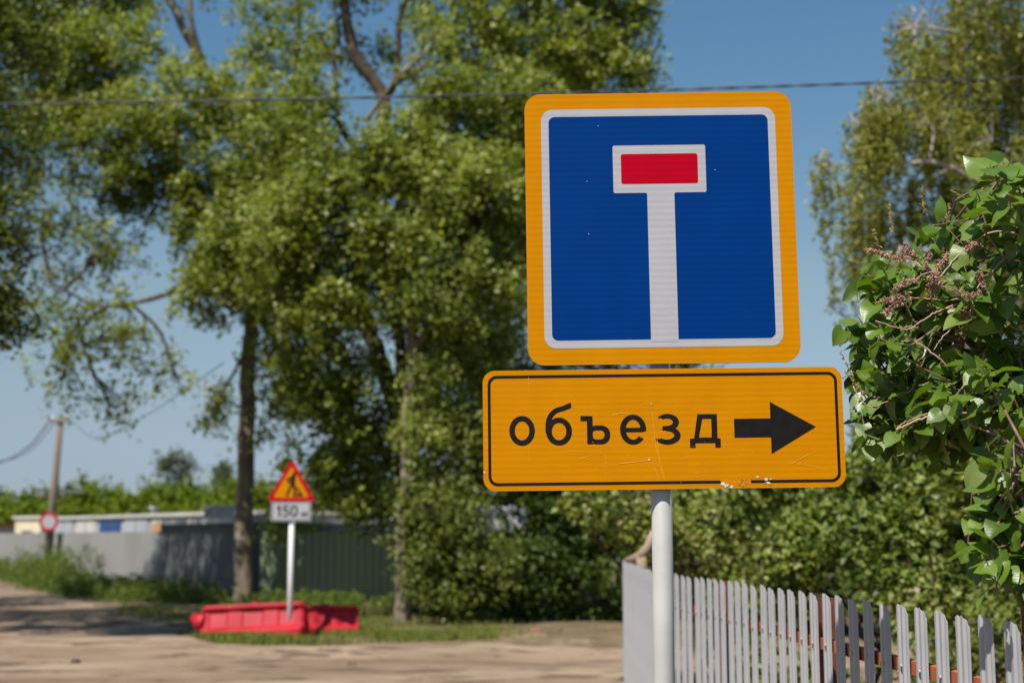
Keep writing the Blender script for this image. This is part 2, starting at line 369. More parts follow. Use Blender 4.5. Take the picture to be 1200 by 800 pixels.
for _ in range(70):
    x = rnd.gauss(540, 150); y = rnd.gauss(370, 30) if rnd.random() < .6 else rnd.uniform(110, 440); a = rnd.uniform(-.3, .3); l = rnd.uniform(2, 9)
    if 60 < x < 1140 and y < 440: scr(mb, [K(x, y), K(x + l * math.cos(a), y + l * math.sin(a))], rnd.uniform(.0004, .0010))
def blot(mb, x, y, r, yy, m=0, asp=1.0):
    n = 9; vs = [(x + r * asp * math.cos(6.283 * k / n) * rnd.uniform(.5, 1.2), yy, y + r * math.sin(6.283 * k / n) * rnd.uniform(.5, 1.2)) for k in range(n)]
    mb.add(vs, [tuple(range(n))], m)
for x, y, r in ((785, 444, 6), (793, 450, 5), (812, 452, 5), (920, 430, 5), (926, 440, 5), (893, 422, 4), (558, 369, 3.5), (934, 428, 3), (44, 408, 3), (800, 447, 4)): kx, kz = K(x, y); blot(mb, kx, kz, r * U, -.0014, 3, 1.2)
for x, y, r in ((838, 440, 8), (846, 445, 6), (858, 438, 6), (852, 432, 4), (932, 444, 5), (569, 196, 5), (570, 210, 4), (916, 441, 3.5)): kx, kz = K(x, y); blot(mb, kx, kz, r * U, -.0012, 4)
plate = plate.build('detour_plate', [M['yellow'], M['alu'], M['scratch'], M['chip'], M['rust']], sign, (0, 0, pc.z)); plate.rotation_euler = (0, TILT, 0)
clamp(pc.z + .10).build('clamp', M['galv'], sign); clamp(pc.z - .10).build('clamp', M['galv'], sign)
f = lambda X, Z: np.maximum(d_box(X, Z, 0, 0, .5105, .1605, .027), -d_box(X, Z, 0, 0, .5020, .1520, .019))
f2 = lambda X, Z: np.maximum(f(X, Z), -(d_poly(X, Z, [(.158, -.149), (.205, -.150), (.232, -.155), (.247, -.149), (.252, -.170), (.228, -.174), (.20, -.163), (.168, -.165)])))
film('border_line', f2, -.52, .52, -.17, .17, .0035, -.0006, M['black'], plate)
U = 1.05 / 1128
def g_o(X, Z): return np.maximum(d_ell(X, Z, -442, -1.5, 40, 46.5), -d_ell(X, Z, -442, -1.5, 22.5, 29.5))
def g_b(X, Z):
    ring = np.maximum(d_ell(X, Z, -326.5, -5, 40.5, 43.5), -d_ell(X, Z, -326.5, -5, 22.5, 27))
    arm = catmull([(-361, -5), (-360, 22), (-352, 44), (-335, 60), (-312, 67), (-290, 76)], 6)
    top = d_line(X, Z, [tuple(p) for p in arm], 16)
    cut = d_poly(X, Z, [(-288.5, 100), (-285, 40), (-250, 40), (-250, 100)])
    return np.minimum(ring, np.maximum(top, -cut))
def g_hard(X, Z):
    stem = d_box(X, Z, -230, -2, 9, 44); ser = d_box(X, Z, -244, 34.5, 15, 8)
    bowl = np.maximum(d_box(X, Z, -202, -17, 35, 29.5, 27), -d_box(X, Z, -204, -17, 19, 14, 12))
    bowl = np.maximum(bowl, -(X + 232))
    return np.minimum(np.minimum(stem, ser), bowl)
def g_e(X, Z):
    ring = np.maximum(d_ell(X, Z, -95, -2, 41, 47), -d_ell(X, Z, -95, -2, 23, 31))
    ring = np.maximum(ring, -d_poly(X, Z, [(-80, -8), (-30, -8), (-30, -30), (-63, -30), (-80, -21)]))
    return np.minimum(ring, d_box(X, Z, -93, -3, 30, 7))
def g_z(X, Z):
    up = np.maximum(d_ell(X, Z, 13, 20, 36, 26), -d_ell(X, Z, 11, 20, 19, 11.5))
    lo = np.maximum(d_ell(X, Z, 12, -22, 41, 28), -d_ell(X, Z, 10, -21, 23, 13))
    up = np.maximum(up, -d_poly(X, Z, [(-30, 33), (-6, 33), (6, 22), (8, 20), (8, 0), (-30, -2)]))
    lo = np.maximum(lo, -d_poly(X, Z, [(-34, -30), (-12, -32), (4, -22), (8, -20), (8, 10), (-34, 10)]))
    return np.minimum(np.minimum(up, lo), d_box(X, Z, 10, 1, 13, 7))
def g_d(X, Z):
    out = d_poly(X, Z, [(107, 44), (168, 44), (168, -44), (93, -44)])
    inn = d_poly(X, Z, [(122, 29), (150, 29), (150, -29), (110, -29)])
    leg = np.minimum(d_box(X, Z, 90, -47, 8.5, 14), d_box(X, Z, 169, -47, 8.5, 14))
    return np.minimum(np.minimum(np.maximum(out, -inn), leg), d_box(X, Z, 129.5, -39.5, 48, 7.5))
def g_arrow(X, Z):
    return np.minimum(d_poly(X, Z, [(221, 28), (336, 28), (336, -31), (221, -31)]), d_poly(X, Z, [(335, 80), (477, 0), (335, -83)]))
for nm, g, a, b in (('letter', g_o, -490, -395), ('letter', g_b, -375, -280), ('letter', g_hard, -265, -160), ('letter', g_e, -142, -48),
                    ('letter', g_z, -35, 60), ('letter', g_d, 75, 185), ('arrow', g_arrow, 215, 484)):
    film(nm, (lambda g: lambda X, Z: g(X / U, Z / U) * U)(g), a * U, b * U, -88 * U, 86 * U, .0014, -.0006, M['black'], plate)
# dead-end board
bc = ray(774.6, 265.3); bc = bc * (SY / bc.y) + Vector((0, 0, EYE))
board = MB(); board.prism(rrect(.80, .795, .048), 0, .012, 0, 1)
for bx_, bz_ in ((.166, .165), (-.217, .135), (-.215, -.02), (-.18, .30)): blot(board, bx_, bz_, .0013, -.0018, 2)
board = board.build('dead_end_board', [M['yellow'], M['alu'], M['chip']], sign, (bc.x - pc.x, 0, bc.z)); board.rotation_euler = (0, R(-.75), 0); board.scale = (1, 1, 1.03)
for dz in (.25, -.27): clamp(bc.z + dz).build('clamp', M['galv'], sign)
Wb = .351
film('white_border', lambda X, Z: np.maximum(d_box(X, Z, 0, 0, Wb, Wb, .036), -d_box(X, Z, 0, 0, Wb - .0225, Wb - .0225, .018)), -.36, .36, -.36, .36, .004, -.0006, M['white'], board)
film('blue_field', lambda X, Z: d_box(X, Z, 0, 0, Wb - .0225, Wb - .0225, .018), -.36, .36, -.36, .36, .008, -.0004, M['blue'], board)
f_T = lambda X, Z: np.minimum(d_box(X, Z, 0, .170, .1385, .0705), d_box(X, Z, .002, -.12, .0405, .2225))
film('white_symbol', f_T, -.15, .15, -.335, .25, .005, -.0010, M['white'], board)
film('red_bar', lambda X, Z: d_box(X, Z, 0, .1705, .1145, .0445), -.12, .12, .11, .23, .005, -.0014, M['red'], board)

# ------------------------------------------------------------------ picket fence
FH = 1.40
ctrl = [(1184, 724.5), (1116, 716), (1061, 709), (1013, 702.5), (958, 695), (904, 686.6), (850, 679.4), (796, 671)]
fp = [PZ(x, y, FH) for x, y in ctrl]
fp2 = [Vector((fp[-1].x + .0, 8.2, FH)), P(768, 668, 8.9), P(750, 663, 10.4), P(730.5, 655.5, 13.0)]
pts0 = [(p.x, p.y) for p in fp[::-1]]
# straight least squares line for the near run
A = np.polyfit([p.y for p in fp], [p.x for p in fp], 1)
near = [(A[1] + A[0] * y, y) for y in np.linspace(1.9, 7.6, 30)]
farr = [(p.x, p.y) for p in fp2[1:]]
line = near + [tuple(q) for q in catmull([near[-1]] + farr, 8)][3:]
line = [np.array(p) for p in line]
seg = [0.0]
for a, b in zip(line[:-1], line[1:]): seg.append(seg[-1] + float(np.hypot(*(b - a))))
def along(s):
    i = min(max(int(np.searchsorted(seg, s)) - 1, 0), len(line) - 2); t = (s - seg[i]) / (seg[i + 1] - seg[i])
    p = line[i] * (1 - t) + line[i + 1] * t; d = (line[i + 1] - line[i]); d /= np.hypot(*d); return p, d
fence = empty('picket_fence', (line[0][0], line[0][1], 0), 0, 'light grey metal picket fence on rust-red rails under the lilac at the right', 'fence')
fo = Vector((line[0][0], line[0][1], 0))
def picket_mesh():                   # M-profiled sheet strip with a rounded top
    prof = [(-.047, .003), (-.041, 0), (-.032, 0), (-.026, -.007), (-.013, -.007), (-.008, -.001), (.008, -.001), (.013, -.007), (.026, -.007), (.032, 0), (.041, 0), (.047, .003)]
    vs = []; n = len(prof); t = .0015
    for side in (0, 1):
        for zz in (0, 1):
            for x, y in prof:
                top = FH - .032 * (abs(x) / .047) ** 2.6 - (.006 if abs(x) < .010 else 0)
                vs.append((x, y + side * t, .06 if zz == 0 else top))
    fs = []
    for k in range(n - 1):
        fs.append((k, k + 1, n + k + 1, n + k)); fs.append((2 * n + k + 1, 2 * n + k, 3 * n + k, 3 * n + k + 1))
        fs.append((n + k, n + k + 1, 3 * n + k + 1, 3 * n + k)); fs.append((k + 1, k, 2 * n + k, 2 * n + k + 1))
    fs += [(0, n, 3 * n, 2 * n), (n - 1, 3 * n - 1, 4 * n - 1, 2 * n - 1)]
    mb = MB(); mb.add(vs, fs)
    for z in (1.215, .42):
        for x in (-.003, .003)[:1]:
            mb.tube([(0, -.010, z), (0, -.002, z)], .006, 6)
    return mb.mesh('picket', [M['picket']])
pm = picket_mesh(); s = .02; k = 0; rnd = random.Random(8)
while s < seg[-1]:
    p, d = along(s); ang = math.atan2(d[1], d[0]) + math.pi       # sheet face to the road side
    o = bpy.data.objects.new('picket', pm); COL.objects.link(o); o.parent = fence
    o.location = (p[0] - fo.x, p[1] - fo.y, rnd.uniform(-.006, .006)); o.rotation_euler = (rnd.gauss(0, .002), rnd.gauss(0, .0015), ang + math.pi + rnd.gauss(0, .004))
    # the ribbed face looks towards -x (the road)
    v = Matrix.Rotation(o.rotation_euler.z, 3, 'Z') @ Vector((0, -1, 0))
    if v.x > 0: o.rotation_euler.z += math.pi
    s += .1655; k += 1
for z in (1.215, .42):
    mb = MB(); n = 70
    for i in range(n):
        a, da = along(seg[-1] * i / n); b, db = along(seg[-1] * (i + 1) / n)
        q = []
        for p, d in ((a, da), (b, db)):
            nrm = np.array([d[1], -d[0]])
            for off, zz in ((.013, -.02), (.040, -.02), (.040, .02), (.013, .02)):
                q.append((p[0] + nrm[0] * off - fo.x, p[1] + nrm[1] * off - fo.y, z + zz))
        mb.add(q, [(0, 1, 5, 4), (1, 2, 6, 5), (2, 3, 7, 6), (3, 0, 4, 7)])
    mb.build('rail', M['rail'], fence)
ps = 1.68
while ps < seg[-1]:
    p, d = along(ps); nrm = np.array([d[1], -d[0]]); c = p + nrm * .072
    mb = MB(); mt = Matrix.Translation((c[0] - fo.x, c[1] - fo.y, 0)) @ Matrix.Rotation(math.atan2(d[1], d[0]), 4, 'Z')
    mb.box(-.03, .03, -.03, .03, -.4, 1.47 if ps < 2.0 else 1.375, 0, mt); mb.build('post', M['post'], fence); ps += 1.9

# ------------------------------------------------------------------ foliage machinery
def rng(seed): return np.random.default_rng(seed)
def unit(v): return v / (np.linalg.norm(v, axis=-1, keepdims=True) + 1e-9)
def leaf_quads(C, size, r, up=0.6, asp=0.62, dirs=None, fold=0.18):
    """C (n,3) leaf centres -> folded 4-corner blades as two triangles each; returns verts, tri faces"""
    n = len(C)
    nm = unit(r.normal(size=(n, 3)) * .62 + np.array([0, 0, up]) + np.array([-.15, -.3, 0]))
    d = r.normal(size=(n, 3)) if dirs is None else dirs + r.normal(size=(n, 3)) * .45
    d = unit(d - nm * np.sum(d * nm, 1, keepdims=True)); s = np.cross(nm, d)
    L = (size * r.uniform(.65, 1.25, n))[:, None]; W = L * asp
    a = C - d * L * .5; b = C + d * L * .5
    mid = C - d * L * .08
    l = mid + s * W * .5 + nm * L * fold * .5; q = mid - s * W * .5 + nm * L * fold * .5
    V = np.stack([a, l, b, q], 1).reshape(-1, 3)
    i = np.arange(n)[:, None] * 4
    return V, np.concatenate([i + np.array([[0, 2, 1]]), i + np.array([[0, 3, 2]])], 1).reshape(-1, 3)
def clump(p, f, seed):
    q = p * f + seed
    return (np.sin(q[:, 0] + 1.7 * np.sin(q[:, 1] * 1.3)) + np.sin(q[:, 1] * 1.1 + 1.9 * np.sin(q[:, 2] * .9)) + np.sin(q[:, 2] * 1.2 + 1.5 * np.sin(q[:, 0] * 1.4))) / 3
def crown(name, blobs, r, parent, org, mats, size=.09, per=34, spread=.28, droop=.35, nodes=None, up=.6, asp=.62, thr=-.35, cf=1.6, twig_r=.006, density=1.0, hang=0.0, sub=10, lobe=1.0, bk=1.0):
    """blobs: (centre, (rx,ry,rz), twigs).  Boughs run from the nearest limb node into each blob, twigs from the bough, leaves along the twigs."""
    LV = []; LF = []; TN = []; tw = MB(); off = 0
    for bi, (c, rad, n) in enumerate(blobs):
        c = np.array(c, float); rad = np.array(rad, float) * lobe; n = max(6, int(n * density))
        u = unit(r.normal(size=(n * 3, 3))) * (r.uniform(0, 1, (n * 3, 1)) ** .42)
        T = c + u * rad
        keep = clump(T, cf, bi * .7 + 3) > thr + r.uniform(-.25, .25, len(T)); T = T[keep][:n]
        if not len(T): continue
        # bough
        if nodes is not None and len(nodes):
            nd = np.array(nodes); s = nd[np.argmin(np.linalg.norm((nd - c) * np.array([1, 1, 1.3]), axis=1))]
        else: s = c - np.array([0, 0, rad[2]])
        m = (s + c) / 2 + r.normal(size=3) * .12 * np.linalg.norm(c - s) + np.array([0, 0, .1 * np.linalg.norm(c - s)])
        bough = catmull([s, m, c, c + (c - s) * .15], 5)
        Lb = float(np.linalg.norm(c - s)); r0 = min(.085, .018 + .016 * Lb) * bk
        tw.tube([tuple(p - org) for p in bough], [r0 * (1 - .8 * i / (len(bough) - 1)) for i in range(len(bough))], 5, 0, False)
        B = np.array(bough)
        hubs = [c] + [T[int(r.integers(len(T)))] * .6 + c * .4 for _ in range(sub)]
        for h in hubs[1:]:
            j = int(np.argmin(np.linalg.norm(B - h, axis=1))); j = max(0, j - 2); k = (B[j] + h) / 2 + r.normal(size=3) * .12
            tw.tube([tuple(B[j] - org), tuple(k - org), tuple(h - org)], [r0 * .5, r0 * .3, twig_r], 4, 0, False)
        H = np.array(hubs)
        for t in T[::3]:
            h = H[int(np.argmin(np.linalg.norm(H - t, axis=1)))]; k = (h + t) / 2 + np.array([0, 0, .08]) + r.normal(size=3) * .06
            tw.tube([tuple(h - org), tuple(k - org), tuple(t - org)], [twig_r * 1.5, twig_r * 1.1, twig_r * .5], 3, 0, False)
        # leaves
        nl = np.maximum(3, (per * r.uniform(.5, 1.5, len(T))).astype(int)); idx = np.repeat(np.arange(len(T)), nl); N = len(idx)
        outd = unit(unit((T - c) / rad) * .8 + r.normal(size=T.shape) * .6 + np.array([0, 0, -droop]))
        tt = r.uniform(-1, 1, N)[:, None]
        C = T[idx] + outd[idx] * tt * spread * 1.3 + r.normal(size=(N, 3)) * spread * .38
        if hang: C[:, 2] -= hang * r.uniform(0, 1, N) ** 1.0 * (.5 + .5 * r.uniform(0, 1, len(T))[idx])
        V, Fq = leaf_quads(C - org, size, r, up, asp, outd[idx])
        LV.append(V); LF.append(Fq + off); off += len(V)
        base = np.clip(.45 + .22 * clump(T, 1.1, 9.0) + r.normal(size=len(T)) * .08, 0, 1)
        tv = np.clip(base[idx] + r.normal(size=N) * .21, 0, 1); TN.append(np.repeat(tv, 2))
    V = np.concatenate(LV); Fq = np.concatenate(LF); tn = np.concatenate(TN)
    tv = np.array(tw.v, dtype=np.float32); tf = np.array([f for f in tw.f if len(f) == 4], dtype=np.int32)
    me = fast_mesh(name, np.concatenate([V, tv]), [Fq, tf + len(V)], mats, np.concatenate([np.zeros(len(Fq), int), np.ones(len(tf), int)]), np.concatenate([np.zeros(len(Fq), bool), np.ones(len(tf), bool)]), np.concatenate([tn, np.zeros(len(tf))]))
    return link(name, me, parent)
def stem_tube(pts, rad, name, mat, parent, org, n=12, wob=.03, seed=1):
    q = catmull([list(p) for p in pts], 7); rr = catmull([[x] for x in rad], 7); rr = [float(x[0]) for x in rr]
    rn = random.Random(seed); mb = MB()
    q = [np.array(p) + np.array([rn.gauss(0, wob) * r_, rn.gauss(0, wob) * r_, 0]) * 3 for p, r_ in zip(q, rr)]
    mb.tube([tuple(p - org) for p in q], rr, n)
    o = mb.build(name, mat, parent); return o, [np.array(p) for p in q]
def tree(name, label, cat, trunk, trad, limbs, blobs, mats, group=None, seed=1, bark='bark', **kw):
    base = np.array(trunk[0]); org = np.array([base[0], base[1], 0.0])
    t = empty(name, tuple(org), 0, label, cat, group); nodes = []
    _, q = stem_tube(trunk, trad, 'trunk', M[bark], t, org, seed=seed); nodes += q[len(q) // 3:]
    for i, (lp, lr) in enumerate(limbs):
        _, q = stem_tube(lp, lr, 'limb', M[bark], t, org, 8, seed=seed + i + 1); nodes += q[2:]
    crown('crown', blobs, rng(seed), t, org, mats, nodes=nodes, **kw)
    return t
def B(px, py, Y, rpx, rpy=None, ry=None, n=40):      # a crown lobe seen round a pixel
    k = Y / FPX; rpy = rpy or rpx
    return (tuple(P(px, py, Y)), (rpx * k, ry if ry else (rpx + rpy) * k * .5, rpy * k), n)
G = {}
G['maple'] = leafmat('leaf_maple', [(.080, .112, .008), (.165, .210, .022), (.30, .345, .065), (.48, .50, .20)], .45, .45, .45, (1.25, 1.25, .45))  # palest tints put glossy sunlit highlights into the leaf colour
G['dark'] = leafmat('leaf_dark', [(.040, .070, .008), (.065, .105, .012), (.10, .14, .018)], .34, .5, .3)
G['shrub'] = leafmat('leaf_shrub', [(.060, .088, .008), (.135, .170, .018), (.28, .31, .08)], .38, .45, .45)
G['hedge'] = leafmat('leaf_hedge', [(.050, .080, .006), (.115, .160, .014), (.22, .265, .045), (.29, .32, .08), (.42, .32, .22)], .38, .45, .45)
G['birch'] = leafmat('leaf_birch', [(.085, .108, .010), (.175, .195, .022), (.29, .30, .050), (.42, .40, .15)], .42, .5, .35)
G['far'] = leafmat('leaf_far', [(.050, .080, .006), (.105, .145, .008), (.17, .20, .014)], .25, .7, .1)
G['fargrey'] = leafmat('leaf_far_grey', [(.075, .10, .05), (.12, .145, .085)], .25, .7, .2)
G['lilac'] = leafmat('leaf_lilac', [(.045, .090, .006), (.075, .14, .010), (.115, .19, .018), (.19, .25, .07)], .32, .38, .5, (1.5, 1.6, .35))
G['grass'] = leafmat('grass_blade', [(.065, .095, .012), (.12, .16, .018), (.20, .22, .04), (.30, .26, .12)], .3, .6, .3)
G['weed'] = leafmat('weed_leaf', [(.06, .10, .015), (.12, .17, .022), (.20, .24, .05)], .35, .6, .3)

def gp(px, py): return PZ(px, py, 0.0)
# --- left tree, mostly outside the frame, hanging into it
K8 = lambda *p: [P(*q) for q in p]
tree('broadleaf_tree', 'tree at the left edge with dark hanging foliage, trunk outside the frame', 'tree',
     [Vector((-10.6, 22.5, -.2)), Vector((-10.5, 22.5, 2.5)), Vector((-10.3, 22.3, 6)), Vector((-10.1, 22.2, 10)), Vector((-10, 22, 14))], [.30, .24, .2, .13, .05],
     [(K8((-110, 330, 22.3), (-60, 290, 22), (0, 270, 21.6), (40, 300, 21.5)), [.1, .07, .05, .02]), (K8((-110, 150, 22.2), (-40, 90, 21.8), (30, 60, 21.6)), [.1, .07, .03])],
     [B(-20, 30, 22, 90, 80, n=110), B(-30, 150, 21.5, 80, 80, n=110), B(-20, 270, 21.5, 72, 75, n=110), B(-15, 365, 21.3, 58, 45, n=75), B(-110, 0, 22, 110, 120, n=90), B(-150, 250, 22, 110, 120, n=90),
      B(20, -80, 22, 80, 70, n=60), B(-100, -200, 22, 140, 120, n=70), B(-120, 120, 24, 120, 160, 2.5, n=80), ((-13, 21, 11.6), (2.2, 2.6, 1.5), 170), ((-10.8, 23.5, 12.5), (2.2, 2.2, 1.6), 160), ((-13.5, 25, 11), (2.2, 2, 1.6), 150), ((-10.2, 19.5, 12), (1.8, 1.8, 1.4), 70), ((-9.0, 22, 13), (2, 2, 1.4), 150), ((-12.5, 26.5, 12.5), (2.2, 2.2, 1.6), 150), ((-15, 24, 11), (2.2, 2.4, 1.8), 150)],
     [G['shrub'], M['bark']], seed=11, size=.10, per=40, spread=.26, cf=1.9)
tree('broadleaf_tree', 'tall tree beyond the left edge of the photo, shading the road and garage', 'tree',
     [Vector((-17.5, 31, -.2)), Vector((-17.4, 31, 3)), Vector((-17, 31, 7)), Vector((-16.8, 31, 12))], [.32, .26, .2, .08],
     [], [((-16.6, 30, 8), (2.8, 2.6, 2.4), 150), ((-15.2, 31, 5.5), (2.2, 2.4, 1.6), 110), ((-18, 32, 6), (2.6, 2.6, 2), 90), ((-16.5, 31, 11.5), (2.2, 2.2, 2.2), 110), ((-14.6, 33.5, 12.6), (2.0, 2.2, 1.6), 110), ((-15.3, 35, 10), (1.6, 2.0, 1.6), 80), ((-13.6, 31, 13.8), (1.8, 2, 1.4), 90), ((-15, 38.5, 11.5), (2, 2, 1.7), 120), ((-13.4, 36.3, 12.4), (1.9, 2, 1.5), 120), ((-14.8, 36.5, 9.8), (1.2, 2, 1.2), 70), ((-12.4, 34.4, 14.2), (1.8, 2, 1.3), 90)],
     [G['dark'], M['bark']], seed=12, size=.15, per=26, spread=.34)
# --- the tall tree with the pole-straight trunk left of the triangular sign
g = gp(285, 708); gY = g.y
tree('broadleaf_tree', 'tall tree with straight trunk left of the triangular sign, one branch reaching left', 'tree',
     [Vector((g.x, gY, -.2)), P(286, 600, gY), P(289, 480, gY), P(293, 390, gY), P(305, 290, gY), P(307, 209, gY), P(270, 142, gY), P(243, 88, gY), P(220, 44, gY), P(197, -10, gY), P(170, -110, gY)],
     [.26, .22, .20, .18, .17, .16, .145, .13, .11, .09, .05],
     [(K8((292, 340, gY), (230, 335, gY - 1.0), (170, 352, gY - 1.8), (115, 358, gY - 2.4), (60, 330, gY - 3)), [.10, .075, .055, .04, .02]),
      (K8((243, 88, gY), (225, 30, gY - .4), (222, -40, gY - .5)), [.09, .07, .04]),
      (K8((307, 209, gY), (340, 130, gY + .5), (350, 40, gY + .6), (352, -60, gY + .6)), [.12, .09, .07, .03]),
      (K8((270, 142, gY), (200, 138, gY - .8), (130, 130, gY - 1.2)), [.09, .06, .03])],
     [B(120, 60, gY - 1.5, 72, 55, n=120), B(160, 160, gY - 2, 78, 60, n=150), B(90, 130, gY - 1, 60, 50, n=90), B(230, 120, gY - 1.5, 62, 55, n=80), B(50, 20, gY, 70, 60, n=90), B(190, 230, gY - 1, 60, 36, n=60),
      B(250, 215, gY - 2, 55, 45, n=70), B(300, 130, gY - 2, 60, 55, n=75), B(330, 50, gY - 1, 60, 55, n=80), B(300, 290, gY - 3, 62, 60, n=150), B(255, 335, gY - 2.5, 46, 36, n=70), B(345, 220, gY - 2.5, 50, 60, n=90),
      B(150, -40, gY, 110, 55, n=90), B(300, -60, gY, 110, 55, n=90), B(340, 350, gY - 2.5, 44, 46, n=70),
      B(110, 300, gY - 1.5, 66, 48, n=24), B(60, 360, gY - 2.5, 56, 44, n=20), B(120, 390, gY - 2.5, 56, 54, n=24), B(75, 440, gY - 2.5, 44, 38, n=12), B(125, 470, gY - 2.5, 38, 28, n=8), B(170, 400, gY - 2, 34, 50, n=9),
      B(110, 0, gY, 60, 50, n=80), B(60, 110, gY - 1, 55, 60, n=70), B(140, 225, gY - 1, 50, 36, n=26), B(75, 200, gY - 2, 40, 60, n=24), B(250, 270, gY - 2, 46, 40, n=60), B(310, 220, gY - 2, 50, 50, n=80), B(75, 260, gY - 2, 55, 46, n=20), B(205, 440, gY - 2, 20, 30, n=4), B(255, 470, gY - 1, 22, 42, n=14), B(335, 480, gY - 1, 34, 46, n=34), B(320, 420, gY - 1, 34, 34, n=26)],
     [G['maple'], M['bark']], seed=21, bark='barkgrey', size=.14, per=30, spread=.28, cf=3.0, thr=-.12, density=1.45, up=.75, hang=.15, lobe=1.12)
# --- leaning dark stemmed tree and the pale trunk in the middle
g = gp(492, 722); dY = g.y
tree('broadleaf_tree', 'large tree with dark leaning forked stems in the middle, right of the pale trunk', 'tree',
     [Vector((g.x, dY, -.2)), P(484, 620, dY), P(471, 510, dY), P(443, 416, dY), P(427, 367, dY), P(420, 300, dY), P(440, 200, dY), P(450, 127, dY), P(440, 98, dY), P(416, 66, dY), P(407, 28, dY), P(400, -20, dY), P(395, -120, dY)],
     [.30, .26, .21, .19, .17, .17, .17, .16, .14, .13, .11, .10, .04],
     [(K8((478, 560, dY), (470, 470, dY + .4), (468, 390, dY + .5), (450, 345, dY + .6), (446, 300, dY + .7), (470, 230, dY + .8)), [.17, .14, .12, .11, .10, .06]),
      (K8((449, 118, dY), (470, 92, dY - .2), (497, 79, dY - .4), (540, 60, dY - .6)), [.10, .085, .06, .03]),
      (K8((458, 108, dY), (465, 80, dY), (469, 22, dY), (482, -15, dY), (500, -90, dY)), [.07, .065, .06, .05, .02]),
      (K8((440, 200, dY), (400, 150, dY), (393, 100, dY), (392, 60, dY)), [.09, .07, .06, .04]),
      (K8((425, 350, dY), (380, 330, dY - 1), (350, 340, dY - 1.4)), [.09, .06, .03]),
      (K8((470, 230, dY + .8), (560, 170, dY), (640, 110, dY), (720, 60, dY)), [.12, .10, .07, .03])],
     [B(430, 190, dY - 2.4, 78, 58, n=150), B(370, 260, dY - 2.8, 66, 58, n=130), B(460, 280, dY - 2.8, 62, 46, n=115), B(540, 230, dY - 2.4, 76, 66, n=150), B(560, 320, dY - 2.4, 60, 56, n=110), B(385, 370, dY - 2.6, 56, 52, n=95),
      B(520, 130, dY - 1, 50, 50, n=75), B(590, 130, dY - 1, 80, 66, n=140), B(560, 30, dY, 80, 60, n=120), B(650, 50, dY, 85, 66, n=160), B(705, 80, dY, 66, 50, n=120), B(680, -40, dY, 85, 60, n=100), B(640, 180, dY, 80, 80, n=130),
      B(400, 60, dY + 1.6, 62, 40, n=26), B(365, 125, dY - .5, 36, 36, n=30), B(490, -30, dY + .8, 90, 40, n=40), B(580, -60, dY, 100, 60, n=90), B(370, -40, dY, 80, 50, n=60), B(720, 10, dY, 52, 44, n=70),
      B(340, 160, dY - 1, 50, 50, n=70), B(330, 310, dY - 2.4, 44, 50, n=70), B(600, 230, dY - 1.5, 60, 60, n=90), B(500, 190, dY - 2, 60, 50, n=80), B(470, 350, dY - 2.4, 50, 40, n=40), B(400, 455, dY - 2, 56, 42, n=80), B(355, 440, dY - 2, 36, 40, n=40), B(540, 400, dY - 1.6, 60, 50, n=75), B(620, 300, dY, 90, 90, n=100), B(420, 520, dY - 1.6, 56, 34, n=70), B(375, 545, dY - 1.5, 42, 28, n=36), B(430, 590, dY - 1.2, 50, 26, n=34), B(340, 600, dY-1, 28, 40, n=16)],
     [G['maple'], M['bark']], seed=31, size=.13, per=31, spread=.25, cf=3.3, thr=-.12, density=1.6, up=.75, hang=.12, lobe=1.10)
g = gp(472, 731); cY = g.y
tree('broadleaf_tree', 'slender tree with pale scaly trunk between the red barriers and the bushes', 'tree',
     [Vector((g.x, cY, -.2)), P(473, 690, cY), P(471, 640, cY), P(477, 560, cY), P(480, 470, cY), P(484, 380, cY), P(488, 300, cY), P(490, 220, cY)],
     [.20, .165, .14, .135, .125, .11, .08, .03], [(K8((482, 420, cY), (520, 350, cY), (560, 300, cY)), [.07, .05, .02]), (K8((488, 270, cY), (450, 200, cY), (430, 140, cY)), [.06, .045, .02])],
     [B(500, 340, cY - .6, 52, 50, n=60), B(520, 430, cY, 52, 50, n=70), B(470, 180, cY, 50, 50, n=45), B(560, 380, cY + .5, 50, 60, n=60), B(515, 250, cY, 50, 60, n=50), B(495, 500, cY - .4, 34, 44, n=34), B(500, 60, cY, 46, 50, n=36)],
     [G['maple'], M['barkgrey']], seed=41, size=.105, per=30, spread=.25, bark='barkgrey')
# background trees closing the gaps behind
tree('broadleaf_tree', 'dense dark tree standing behind the middle trees, low between their trunks', 'tree',
     [Vector((1.0, 37, -.2)), Vector((1.0, 37, 4)), Vector((1.1, 37, 9))], [.3, .22, .1], [],
     [B(560, 500, 35, 80, 80, 2.4, n=150), B(640, 430, 36, 90, 90, 2.4, n=150), B(700, 560, 35, 90, 80, 2.4, n=140), B(560, 380, 37, 90, 90, 2.4, n=90), B(490, 560, 34.5, 60, 70, 2, n=90), B(760, 470, 37, 90, 80, 2.4, n=130), B(680, 300, 37, 100, 100, 2.4, n=110)],
     [G['dark'], M['bark']], seed=51, size=.16, per=28, spread=.34)

